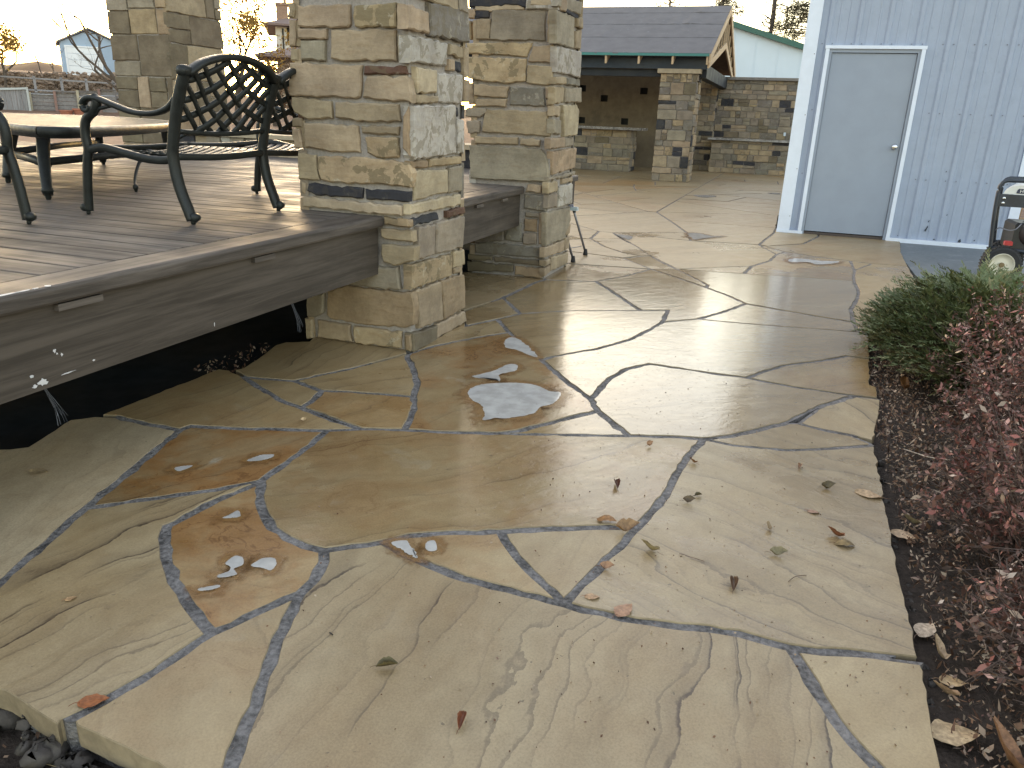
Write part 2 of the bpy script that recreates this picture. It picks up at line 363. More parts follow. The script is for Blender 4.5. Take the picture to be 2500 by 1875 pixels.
def cloud(name, tris, tints, mat, parent, local=False, kind=None):
    """tris: (n,k,3) array of small polygons"""
    n,k,_=tris.shape; vs=tris.reshape(-1,3)
    if parent is not None and not local: vs=vs-np.array(parent.location)
    me=bpy.data.meshes.new(name); me.vertices.add(n*k); me.vertices.foreach_set('co',vs.astype(np.float32).ravel())
    me.loops.add(n*k); me.loops.foreach_set('vertex_index',np.arange(n*k,dtype=np.int32))
    me.polygons.add(n); me.polygons.foreach_set('loop_start',np.arange(0,n*k,k,dtype=np.int32)); 
    at=me.attributes.new('tint','FLOAT','FACE'); at.data.foreach_set('value',np.asarray(tints,np.float32))
    me.materials.append(mat); me.update(calc_edges=True); me.validate()
    o=bpy.data.objects.new(name,me); COL.objects.link(o)
    if parent: o.parent=parent
    if kind: o['kind']=kind
    return o
PAVING = [
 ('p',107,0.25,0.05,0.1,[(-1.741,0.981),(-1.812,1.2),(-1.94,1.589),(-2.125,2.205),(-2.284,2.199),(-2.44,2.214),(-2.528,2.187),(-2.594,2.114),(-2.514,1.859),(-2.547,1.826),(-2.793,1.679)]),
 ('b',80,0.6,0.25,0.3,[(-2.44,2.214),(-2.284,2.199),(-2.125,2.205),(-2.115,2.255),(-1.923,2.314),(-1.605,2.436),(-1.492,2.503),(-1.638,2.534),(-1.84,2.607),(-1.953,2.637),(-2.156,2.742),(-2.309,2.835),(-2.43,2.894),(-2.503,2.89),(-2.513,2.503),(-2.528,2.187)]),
 ('o',63,0.7,0.9,0.45,[(-1.94,1.589),(-1.802,1.717),(-1.658,1.849),(-1.565,1.964),(-1.584,2.249),(-1.605,2.436),(-1.923,2.314),(-2.115,2.255),(-2.125,2.205)]),
 ('t',77,1,0.05,0.25,[(-1.812,1.2),(-1.741,0.981),(-1.675,0.934),(-1.437,0.903),(-1.334,0.884),(-1.233,0.868),(-1.248,0.899),(-1.224,0.972),(-1.201,1.05),(-1.181,1.16),(-1.169,1.24),(-1.289,1.305),(-1.411,1.38),(-1.512,1.464),(-1.617,1.576),(-1.634,1.603),(-1.61,1.791),(-1.565,1.964),(-1.658,1.849),(-1.802,1.717),(-1.94,1.589)]),
 ('o',43,0.35,0.8,0.45,[(-1.61,1.791),(-1.634,1.603),(-1.617,1.576),(-1.512,1.464),(-1.411,1.38),(-1.289,1.305),(-1.169,1.24),(-1.118,1.356),(-1.068,1.461),(-1.069,1.528),(-1.095,1.617),(-1.127,1.666),(-1.192,1.666),(-1.264,1.683),(-1.34,1.715),(-1.41,1.773),(-1.481,1.844),(-1.565,1.964)]),
 ('t',124,0.2,0.25,0.25,[(-1.068,1.461),(-1.118,1.356),(-1.169,1.24),(-1.181,1.16),(-1.201,1.05),(-1.224,0.972),(-1.248,0.899),(-1.221,0.885),(-1.115,0.878),(-1,0.869),(-0.814,0.85),(-0.86,0.922),(-0.895,1.002),(-0.94,1.118),(-0.993,1.245),(-1.02,1.322)]),
 ('t',48,0.55,0.35,0.6,[(-1.584,2.249),(-1.565,1.964),(-1.481,1.844),(-1.41,1.773),(-1.34,1.715),(-1.264,1.683),(-1.192,1.666),(-1.127,1.666),(-1.066,1.716),(-0.993,1.774),(-0.938,1.836),(-0.822,1.906),(-0.694,1.967),(-0.578,2.034),(-0.42,2.114),(-0.306,2.16),(-0.291,2.231),(-0.258,2.409),(-0.248,2.603),(-0.225,2.805),(-0.194,2.981),(-0.33,2.946),(-0.48,2.886),(-0.723,2.787),(-0.972,2.693),(-1.161,2.617),(-1.33,2.567),(-1.492,2.503),(-1.605,2.436)]),
 ('t',80,0.15,0.4,0.4,[(-0.915,1.74),(-0.807,1.712),(-0.702,1.691),(-0.565,1.689),(-0.409,1.684),(-0.543,1.797),(-0.631,1.888),(-0.694,1.967),(-0.822,1.906),(-0.938,1.836),(-0.993,1.774)]),
 ('t',89,0.15,0.1,0.4,[(-0.631,1.888),(-0.543,1.797),(-0.409,1.684),(-0.378,1.822),(-0.333,2.019),(-0.306,2.16),(-0.42,2.114),(-0.578,2.034),(-0.694,1.967)]),
 ('t',-18,0.5,0.05,0.5,[(-0.225,2.805),(-0.248,2.603),(-0.258,2.409),(-0.291,2.231),(-0.306,2.16),(-0.333,2.019),(-0.378,1.822),(-0.409,1.684),(-0.356,1.677),(-0.257,1.682),(-0.146,1.698),(-0.038,1.724),(0.032,1.733),(0.097,1.727),(0.157,1.724),(0.223,1.735),(0.303,1.762),(0.382,1.778),(0.462,1.793),(0.46,2.139),(0.465,2.512),(0.467,2.854),(0.474,3.181),(0.463,3.21),(0.298,3.099),(0.13,3.006),(-0.08,2.964),(-0.194,2.981)]),
 ('t',51,0.05,0,0.2,[(0.19,1.651),(0.219,1.575),(0.253,1.501),(0.286,1.447),(0.328,1.394),(0.403,1.292),(0.459,1.281),(0.461,1.447),(0.462,1.578),(0.47,1.755),(0.462,1.793),(0.382,1.778),(0.303,1.762),(0.223,1.735),(0.157,1.724)]),
 ('t',89,1,0.1,0.3,[(0.157,1.724),(0.097,1.727),(0.032,1.733),(-0.038,1.724),(-0.146,1.698),(-0.257,1.682),(-0.356,1.677),(-0.409,1.684),(-0.565,1.689),(-0.702,1.691),(-0.807,1.712),(-0.915,1.74),(-0.993,1.774),(-1.066,1.716),(-1.127,1.666),(-1.095,1.617),(-1.069,1.528),(-1.068,1.461),(-1.02,1.322),(-0.993,1.245),(-0.94,1.118),(-0.895,1.002),(-0.86,0.922),(-0.814,0.85),(-0.106,1.067),(0.403,1.292),(0.328,1.394),(0.286,1.447),(0.253,1.501),(0.219,1.575),(0.19,1.651)]),
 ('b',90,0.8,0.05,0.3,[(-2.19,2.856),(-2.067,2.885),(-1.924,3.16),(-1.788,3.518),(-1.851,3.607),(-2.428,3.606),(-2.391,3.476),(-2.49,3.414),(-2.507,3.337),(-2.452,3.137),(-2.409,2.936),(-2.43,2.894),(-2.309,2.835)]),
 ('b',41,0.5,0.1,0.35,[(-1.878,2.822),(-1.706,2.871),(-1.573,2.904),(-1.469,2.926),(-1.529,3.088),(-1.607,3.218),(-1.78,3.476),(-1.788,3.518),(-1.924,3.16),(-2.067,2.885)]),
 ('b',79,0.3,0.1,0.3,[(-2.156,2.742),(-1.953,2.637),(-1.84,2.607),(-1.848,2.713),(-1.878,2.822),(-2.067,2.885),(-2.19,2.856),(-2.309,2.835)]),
 ('o',57,0.4,0.35,0.4,[(-1.652,2.553),(-1.492,2.503),(-1.33,2.567),(-1.349,2.637),(-1.397,2.789),(-1.469,2.926),(-1.573,2.904),(-1.706,2.871),(-1.878,2.822),(-1.848,2.713),(-1.84,2.607)]),
 ('t',71,0.35,0.75,0.8,[(-1.78,3.476),(-1.607,3.218),(-1.529,3.088),(-1.469,2.926),(-1.397,2.789),(-1.349,2.637),(-1.33,2.567),(-1.161,2.617),(-0.972,2.693),(-0.908,2.75),(-0.771,2.956),(-0.664,3.111),(-0.73,3.243),(-0.884,3.414),(-1.111,3.711),(-1.353,4.02),(-1.456,4.16),(-1.576,3.983),(-1.727,3.704),(-1.788,3.518)]),
 ('t',78,0.4,0.1,0.6,[(-1.727,3.704),(-1.576,3.983),(-1.456,4.16),(-1.631,4.42),(-1.738,4.182),(-1.786,4.285),(-1.797,3.663),(-1.788,3.518)]),
 ('t',72,0.4,0.2,0.6,[(-1.738,4.182),(-1.631,4.42),(-1.546,4.626),(-1.808,5.006),(-1.899,4.528),(-1.88,4.362)]),
 ('t',66,0.6,0.1,0.5,[(-2.078,4.572),(-1.899,4.528),(-1.808,5.006),(-1.767,5.662),(-1.736,5.778),(-1.763,5.864),(-2.423,5.764),(-2.492,5.478)]),
 ('t',62,0.4,0.1,0.95,[(-1.546,4.626),(-1.323,4.822),(-1.111,4.949),(-0.843,5.092),(-0.985,5.313),(-1.157,5.605),(-1.356,5.909),(-1.736,5.778),(-1.767,5.662),(-1.808,5.006)]),
 ('t',44,0.3,0.15,1,[(-1.353,4.02),(-1.111,3.711),(-1.078,3.804),(-0.894,4.051),(-0.765,4.328),(-0.701,4.601),(-0.658,4.833),(-0.678,5.189),(-0.843,5.092),(-1.111,4.949),(-1.323,4.822),(-1.546,4.626),(-1.631,4.42),(-1.456,4.16)]),
 ('t',26,0.2,0.05,1,[(-0.701,4.601),(-0.765,4.328),(-0.894,4.051),(-1.078,3.804),(-1.111,3.711),(-0.884,3.414),(-0.73,3.243),(-0.724,3.35),(-0.716,3.569),(-0.667,3.763),(-0.576,3.899),(-0.421,3.897),(-0.268,3.884),(-0.078,3.889),(-0.018,4.011),(0.095,4.2),(0.278,4.377),(0.43,4.557),(0.554,4.553),(0.593,5.113),(0.602,5.192),(0.525,5.18),(0.293,5.141),(-0.021,5.081),(-0.25,5.046),(-0.456,5.033),(-0.658,4.833)]),
 ('t',33,0.3,0.1,0.95,[(-0.664,3.111),(-0.583,3.012),(-0.48,2.886),(-0.33,2.946),(-0.194,2.981),(-0.088,3.067),(0.125,3.323),(0.26,3.596),(0.339,3.713),(0.421,3.835),(0.13,3.846),(-0.078,3.889),(-0.268,3.884),(-0.421,3.897),(-0.576,3.899),(-0.667,3.763),(-0.716,3.569),(-0.724,3.35),(-0.73,3.243)]),
 ('t',37,0.2,0.05,0.9,[(-0.723,2.787),(-0.48,2.886),(-0.583,3.012),(-0.664,3.111),(-0.771,2.956),(-0.908,2.75),(-0.972,2.693)]),
 ('t',45,0.3,0.25,0.75,[(0.13,3.846),(0.421,3.835),(0.538,3.846),(0.548,4.028),(0.52,4.052),(0.554,4.553),(0.43,4.557),(0.278,4.377),(0.095,4.2),(-0.018,4.011),(-0.078,3.889)]),
 ('t',-57,0.8,0,0.45,[(0.339,3.713),(0.26,3.596),(0.166,3.342),(0.254,3.307),(0.383,3.29),(0.472,3.253),(0.517,3.551),(0.55,3.828),(0.538,3.846),(0.421,3.835)]),
 ('t',-18,0.3,0,0.6,[(-0.088,3.067),(-0.194,2.981),(-0.08,2.964),(0.13,3.006),(0.298,3.099),(0.463,3.21),(0.452,3.236),(0.383,3.29),(0.254,3.307),(0.166,3.342),(0.125,3.323)]),
 ('t',47,0.3,0.2,1,[(-1.157,5.605),(-0.985,5.313),(-0.843,5.092),(-0.678,5.189),(-0.658,4.833),(-0.456,5.033),(-0.321,5.323),(-0.196,5.663),(-0.338,5.885),(-0.522,6.105),(-0.772,6.386),(-1.056,6.681),(-1.205,6.207),(-1.356,5.909)]),
 ('t',49,0.1,0.1,0.8,[(-0.772,6.386),(-0.522,6.105),(-0.519,6.208),(-0.679,6.51),(-0.85,6.803),(-1.056,6.681)]),
 ('t',46,0.4,0.1,0.95,[(-0.679,6.51),(-0.519,6.208),(-0.522,6.105),(-0.338,5.885),(-0.196,5.663),(-0.113,5.641),(0.206,5.531),(0.512,5.444),(0.516,5.867),(0.576,6.216),(0.613,6.589),(0.603,7.046),(0.212,6.995),(-0.284,6.886),(-0.85,6.803)]),
 ('t',44,0.3,0.1,1,[(-0.321,5.323),(-0.456,5.033),(-0.25,5.046),(-0.021,5.081),(0.293,5.141),(0.525,5.18),(0.512,5.444),(0.206,5.531),(-0.113,5.641),(-0.196,5.663)]),
 ('t',54,0.3,0.05,0.4,[(0.603,7.046),(0.613,6.589),(0.576,6.216),(0.516,5.867),(0.512,5.444),(0.525,5.18),(0.602,5.192),(0.61,5.268),(0.756,5.58),(1.098,6.588),(1.153,8.135),(0.825,8.105),(0.644,7.633)]),
 ('t',59,0.2,0,0.3,[(0.644,7.633),(0.825,8.105),(0.639,8.166)]),
 ('t',30,0.2,0.2,0.6,[(-0.284,6.886),(-0.247,7.323),(-0.85,6.803)]),
 ('t',43,0.4,0.3,0.5,[(-0.284,6.886),(0.212,6.995),(0.603,7.046),(0.644,7.633),(0.639,8.166),(0.287,8.29),(0.023,8.415),(-0.051,8.183),(-0.105,7.715),(-0.247,7.323)]),
 ('t',46,0.2,0,0.4,[(-1.459,7.971),(-1.137,7.3),(-0.85,6.803),(-0.247,7.323),(-0.105,7.715),(-0.051,8.183),(-0.25,8.758),(-0.96,8.637),(-1.855,8.767)]),
 ('t',46,0.1,0,0.4,[(-0.051,8.183),(0.023,8.415),(-0.25,8.758)]),
 ('t',48,0.1,0,0.2,[(-0.156,8.701),(0.205,9.122),(0.373,9.883),(0.4,10.414),(-0.126,10.289),(-0.13,9.86),(-0.25,8.758)]),
 ('t',49,0.3,0.2,0.3,[(0.023,8.415),(0.287,8.29),(0.639,8.166),(0.825,8.105),(1.153,8.135),(1.19,9.042),(1.306,10.298),(1.174,10.374),(0.4,10.414),(0.373,9.883),(0.205,9.122),(-0.156,8.701),(-0.25,8.758)]),
 ('t',50,0.2,0,0.4,[(-1.983,6.537),(-1.772,6.563),(-1.448,6.609),(-1.056,6.681),(-1.396,7.114),(-1.859,7.19),(-2.192,7.203)]),
 ('t',48,0.4,0.3,0.7,[(-1.356,5.909),(-1.205,6.207),(-1.056,6.681),(-1.448,6.609),(-1.772,6.563),(-1.983,6.537),(-1.858,5.985),(-1.736,5.778)]),
 ('t',52,0.3,0,0.3,[(-2.192,7.203),(-1.859,7.19),(-1.396,7.114),(-1.266,7.315),(-1.441,7.401),(-1.696,7.676),(-1.96,8.144),(-2.35,7.707)]),
 ('t',52,0.2,0,0.35,[(-1.696,7.676),(-1.441,7.401),(-1.266,7.315),(-1.177,7.408),(-1.459,7.971),(-1.669,8.335),(-1.96,8.144)]),
 ('t',49,0.1,0,0.6,[(-1.056,6.681),(-0.85,6.803),(-1.137,7.3),(-1.177,7.408),(-1.266,7.315),(-1.396,7.114)]),
 ('t',54,0.1,0,0.25,[(-1.96,8.144),(-1.669,8.335),(-1.855,8.767),(-2.021,8.768)]),
 ('t',56,0.6,0,0.4,[(-2.35,7.707),(-1.96,8.144),(-2.021,8.768),(-2.498,9.279),(-2.822,9.216)]),
 ('t',57,0.2,0,0.2,[(-2.822,9.216),(-2.498,9.279),(-2.021,8.768),(-1.855,8.767),(-1.206,9.221),(-1.082,9.261),(-1.408,10.226),(-1.769,11.233),(-1.892,11.206),(-2.654,10.059),(-2.957,9.647)]),
 ('t',54,0.1,0,0.35,[(-0.96,8.637),(-1.082,9.261),(-1.206,9.221),(-1.855,8.767)]),
 ('t',53,0.2,0.1,0.25,[(-1.082,9.261),(-0.96,8.637),(-0.25,8.758),(-0.13,9.86),(-0.112,10.427),(-1.445,10.343)]),
 ('t',56,0.2,0.2,0.25,[(-1.445,10.343),(-0.112,10.427),(-0.124,12.037),(-1.769,11.233)]),
]
PIER_A_FRONT = [
 ('t',[(-2.4,1.684),(-2.107,1.683),(-2.106,1.595),(-2.119,1.582),(-2.402,1.586)]),
 ('m',[(-2.079,1.675),(-1.863,1.689),(-1.857,1.582),(-2.079,1.585)]),
 ('t',[(-2.446,1.691),(-2.412,1.691),(-2.416,1.625),(-2.45,1.625)]),
 ('t',[(-2.446,1.617),(-2.408,1.615),(-2.418,1.498),(-2.449,1.493)]),
 ('t',[(-1.847,1.685),(-1.813,1.68),(-1.814,1.575),(-1.845,1.579)]),
 ('t',[(-2.394,1.576),(-2.239,1.576),(-2.241,1.531),(-2.397,1.531)]),
 ('g',[(-2.387,1.522),(-2.249,1.523),(-2.254,1.432),(-2.387,1.434)]),
 ('t',[(-2.214,1.569),(-1.865,1.573),(-1.86,1.434),(-1.954,1.439),(-2.125,1.431),(-2.22,1.443)]),
 ('t',[(-2.45,1.486),(-2.404,1.486),(-2.408,1.429),(-2.454,1.429)]),
 ('t',[(-1.848,1.55),(-1.804,1.547),(-1.804,1.428),(-1.846,1.434)]),
 ('t',[(-2.454,1.42),(-2.048,1.415),(-2.054,1.335),(-2.065,1.27),(-2.09,1.259),(-2.465,1.266)]),
 ('r',[(-2.036,1.412),(-1.816,1.415),(-1.804,1.379),(-2.041,1.372)]),
 ('t',[(-2.021,1.365),(-1.812,1.373),(-1.793,1.353),(-1.782,1.25),(-2.048,1.267)]),
 ('t',[(-2.456,1.26),(-2.229,1.245),(-2.225,1.164),(-2.359,1.153),(-2.445,1.185)]),
 ('t',[(-2.2,1.242),(-1.854,1.242),(-1.843,1.164),(-2.018,1.154),(-2.203,1.169)]),
 ('o',[(-1.829,1.185),(-1.798,1.237),(-1.79,1.003),(-1.83,1.04)]),
 ('t',[(-2.463,1.156),(-2.403,1.158),(-2.406,1.115),(-2.466,1.113)]),
 ('t',[(-2.458,1.106),(-2.415,1.107),(-2.407,1.013),(-2.455,1.011)]),
 ('t',[(-2.391,1.137),(-2.082,1.134),(-2.073,1.007),(-2.184,1.002),(-2.394,1.014)]),
 ('t',[(-2.061,1.135),(-1.851,1.14),(-1.855,1.101),(-2.058,1.1)]),
 ('m',[(-2.046,1.083),(-1.856,1.088),(-1.857,0.993),(-1.981,0.987),(-2.035,1.009)]),
 ('t',[(-2.443,0.986),(-2.334,0.984),(-2.329,0.907),(-2.316,0.859),(-2.447,0.855)]),
 ('m',[(-2.316,0.977),(-2.048,0.987),(-1.8,0.971),(-1.776,0.923),(-1.791,0.854),(-1.967,0.862),(-2.139,0.848),(-2.303,0.86),(-2.324,0.922)]),
 ('d',[(-2.387,0.836),(-2.062,0.834),(-2.068,0.782),(-2.345,0.778),(-2.403,0.797)]),
 ('d',[(-2.049,0.831),(-1.801,0.832),(-1.806,0.781),(-2.046,0.779)]),
 ('t',[(-2.431,0.845),(-2.401,0.837),(-2.41,0.78),(-2.43,0.788)]),
 ('p',[(-2.423,0.769),(-1.835,0.761),(-1.836,0.713),(-2.426,0.716)]),
 ('o',[(-1.943,0.701),(-1.844,0.701),(-1.845,0.656),(-1.941,0.659)]),
 ('t',[(-1.961,0.639),(-1.781,0.639),(-1.776,0.584),(-1.937,0.588),(-1.959,0.599)]),
 ('t',[(-1.954,0.559),(-1.762,0.561),(-1.768,0.489),(-1.887,0.452),(-1.945,0.468),(-1.958,0.508)]),
 ('g',[(-2.176,0.43),(-1.865,0.448),(-1.849,0.331),(-2.001,0.323),(-2.168,0.327)]),
 ('o',[(-2.298,0.273),(-2.18,0.318),(-2.001,0.313),(-1.786,0.322),(-1.769,0.256),(-1.776,0.148),(-1.828,0.126),(-2.127,0.111),(-2.294,0.119),(-2.314,0.138)]),
 ('g',[(-2.432,0.242),(-2.318,0.26),(-2.33,0.148),(-2.375,0.12),(-2.429,0.119)]),
 ('t',[(-2.446,0.106),(-2.4,0.106),(-2.398,-0.002),(-2.44,-0.013)]),
 ('t',[(-2.37,0.104),(-2.164,0.101),(-2.155,0.007),(-2.375,0.001)]),
 ('m',[(-2.14,0.098),(-1.852,0.101),(-1.853,0.008),(-2.131,0.004)]),
 ('o',[(-1.826,0.088),(-1.792,0.095),(-1.793,0.002),(-1.821,0.006)]),
]
PIER_A_SIDE = [
 ('t',[(3.509,1.674),(3.725,1.67),(3.733,1.573),(3.507,1.571)]),
 ('v',[(3.745,1.714),(4.241,1.744),(4.248,1.579),(3.75,1.567)]),
 ('w',[(3.522,1.545),(3.972,1.554),(3.965,1.44),(3.691,1.435),(3.52,1.426)]),
 ('t',[(3.99,1.552),(4.067,1.555),(4.068,1.501),(3.988,1.499)]),
 ('t',[(4.079,1.553),(4.171,1.551),(4.173,1.495),(4.08,1.499)]),
 ('t',[(3.983,1.477),(4.048,1.482),(4.049,1.423),(3.984,1.423)]),
 ('d',[(4.059,1.479),(4.18,1.476),(4.182,1.424),(4.061,1.424)]),
 ('t',[(4.187,1.559),(4.249,1.557),(4.245,1.405),(4.197,1.398)]),
 ('p',[(3.594,1.415),(3.837,1.414),(3.838,1.305),(3.609,1.296)]),
 ('w',[(3.855,1.404),(4.172,1.412),(4.177,1.264),(3.857,1.259)]),
 ('t',[(3.609,1.289),(3.844,1.291),(3.839,1.258),(3.608,1.252)]),
 ('t',[(4.189,1.39),(4.257,1.386),(4.251,1.274),(4.194,1.272)]),
 ('w',[(3.557,1.237),(4.08,1.254),(4.104,0.998),(3.576,0.985),(3.554,1.007)]),
 ('d',[(4.1,1.246),(4.149,1.241),(4.151,1.194),(4.101,1.201)]),
 ('w',[(4.118,1.185),(4.202,1.179),(4.198,0.995),(4.124,0.998)]),
 ('o',[(3.565,0.98),(3.742,0.979),(3.742,0.939),(3.569,0.943)]),
 ('o',[(3.76,0.982),(4.167,0.984),(4.168,0.944),(3.76,0.942)]),
 ('p',[(3.597,0.934),(3.985,0.92),(3.997,0.797),(3.603,0.785)]),
 ('g',[(4.006,0.927),(4.168,0.936),(4.184,0.791),(4.009,0.796)]),
 ('p',[(3.55,0.771),(4.174,0.776),(4.176,0.713),(3.549,0.72)]),
 ('o',[(3.487,0.707),(3.552,0.698),(3.551,0.661),(3.489,0.67)]),
 ('d',[(3.574,0.698),(3.878,0.7),(3.904,0.658),(3.568,0.661)]),
 ('r',[(3.982,0.699),(4.22,0.699),(4.236,0.66),(3.983,0.661)]),
 ('g',[(3.613,0.651),(3.828,0.645),(3.817,0.479),(3.602,0.485)]),
 ('g',[(3.847,0.648),(4.207,0.649),(4.199,0.463),(3.836,0.481)]),
 ('m',[(3.543,0.468),(3.706,0.463),(4.056,0.449),(4.074,0.32),(3.541,0.337)]),
 ('t',[(4.084,0.456),(4.23,0.453),(4.248,0.356),(4.087,0.364)]),
 ('t',[(4.094,0.357),(4.203,0.357),(4.212,0.32),(4.109,0.323)]),
 ('t',[(3.598,0.323),(3.889,0.318),(3.925,0.094),(3.626,0.11)]),
 ('o',[(3.915,0.319),(4.236,0.298),(4.251,0.094),(3.953,0.084)]),
 ('b',[(3.549,0.099),(3.845,0.077),(3.833,-0.007),(3.55,-0)]),
 ('t',[(3.856,0.081),(4.229,0.074),(4.26,0.003),(3.849,-0.005)]),
]
PIER_B_FRONT = [
 ('d',[(-2.44,2.018),(-1.983,2.013),(-1.987,1.953),(-2.12,1.971),(-2.276,1.958),(-2.439,1.959)]),
 ('t',[(-1.955,2.013),(-1.782,2.006),(-1.779,1.96),(-1.956,1.964)]),
 ('t',[(-2.439,1.945),(-2.392,1.945),(-2.394,1.883),(-2.438,1.883)]),
 ('d',[(-2.385,1.945),(-2.273,1.944),(-2.278,1.885),(-2.388,1.891)]),
 ('t',[(-2.377,1.874),(-2.264,1.88),(-2.267,1.738),(-2.374,1.741)]),
 ('g',[(-2.253,1.941),(-1.843,1.933),(-1.833,1.735),(-2.263,1.738)]),
 ('o',[(-2.438,1.866),(-2.421,1.866),(-2.418,1.74),(-2.435,1.74)]),
 ('o',[(-1.824,1.925),(-1.784,1.941),(-1.772,1.718),(-1.813,1.724)]),
 ('m',[(-2.452,1.717),(-1.935,1.72),(-1.94,1.692),(-1.972,1.624),(-2.147,1.633),(-2.437,1.642)]),
 ('t',[(-1.927,1.701),(-1.778,1.71),(-1.756,1.615),(-1.758,1.584),(-1.961,1.593)]),
 ('m',[(-2.436,1.621),(-1.972,1.612),(-1.975,1.457),(-2.113,1.44),(-2.303,1.45),(-2.433,1.471)]),
 ('t',[(-1.96,1.57),(-1.769,1.564),(-1.766,1.45),(-1.804,1.432),(-1.968,1.446)]),
 ('t',[(-2.381,1.431),(-2.099,1.419),(-2.116,1.339),(-2.245,1.339),(-2.383,1.347)]),
 ('t',[(-2.429,1.436),(-2.391,1.437),(-2.388,1.284),(-2.426,1.283)]),
 ('t',[(-2.368,1.327),(-2.116,1.328),(-2.124,1.274),(-2.374,1.272)]),
 ('v',[(-2.089,1.414),(-1.829,1.411),(-1.816,1.286),(-2.094,1.29)]),
 ('t',[(-1.817,1.426),(-1.761,1.421),(-1.757,1.34),(-1.812,1.342)]),
 ('t',[(-1.805,1.333),(-1.757,1.334),(-1.754,1.291),(-1.803,1.292)]),
 ('g',[(-2.45,1.255),(-2.284,1.26),(-2.276,1.224),(-2.331,1.192),(-2.455,1.197)]),
 ('g',[(-2.442,1.166),(-2.333,1.167),(-2.335,1.078),(-2.426,1.075)]),
 ('t',[(-2.277,1.254),(-1.795,1.254),(-1.76,1.104),(-1.765,1.077),(-1.985,1.083),(-2.314,1.088),(-2.299,1.193)]),
 ('t',[(-2.367,1.055),(-2.018,1.059),(-2.016,1.006),(-2.369,1)]),
 ('t',[(-1.996,1.057),(-1.835,1.05),(-1.84,1.001),(-1.997,1.004)]),
 ('g',[(-2.419,0.986),(-1.832,0.986),(-1.781,0.921),(-1.757,0.822),(-1.759,0.744),(-2.398,0.737)]),
 ('r',[(-1.802,1.045),(-1.768,1.043),(-1.765,0.984),(-1.793,1)]),
 ('t',[(-1.918,0.721),(-1.807,0.721),(-1.812,0.662),(-1.938,0.661)]),
 ('t',[(-1.8,0.721),(-1.766,0.74),(-1.762,0.659),(-1.801,0.663)]),
 ('v',[(-1.945,0.644),(-1.766,0.641),(-1.764,0.59),(-1.764,0.521),(-1.947,0.536)]),
 ('g',[(-1.931,0.509),(-1.826,0.509),(-1.817,0.472),(-1.933,0.473)]),
 ('o',[(-1.936,0.458),(-1.835,0.46),(-1.834,0.361),(-1.94,0.363)]),
 ('g',[(-1.943,0.345),(-1.837,0.348),(-1.833,0.265),(-1.939,0.259)]),
 ('t',[(-1.819,0.51),(-1.763,0.514),(-1.75,0.265),(-1.814,0.27)]),
 ('v',[(-2.079,0.384),(-1.966,0.429),(-1.951,0.273),(-2.09,0.275)]),
 ('v',[(-2.356,0.275),(-2.102,0.383),(-2.106,0.274),(-2.348,0.233)]),
 ('v',[(-2.356,0.223),(-2.214,0.249),(-1.783,0.237),(-1.771,0.159),(-1.931,0.159),(-2.347,0.15)]),
 ('b',[(-2.411,0.137),(-2.199,0.142),(-2.198,0.105),(-2.41,0.092)]),
 ('b',[(-2.183,0.139),(-1.808,0.141),(-1.787,0.099),(-2.178,0.099)]),
 ('b',[(-2.418,0.077),(-2.013,0.085),(-2.019,0.026),(-2.416,-0.006)]),
 ('o',[(-2.001,0.079),(-1.767,0.08),(-1.771,0.006),(-2.002,0.005)]),
]
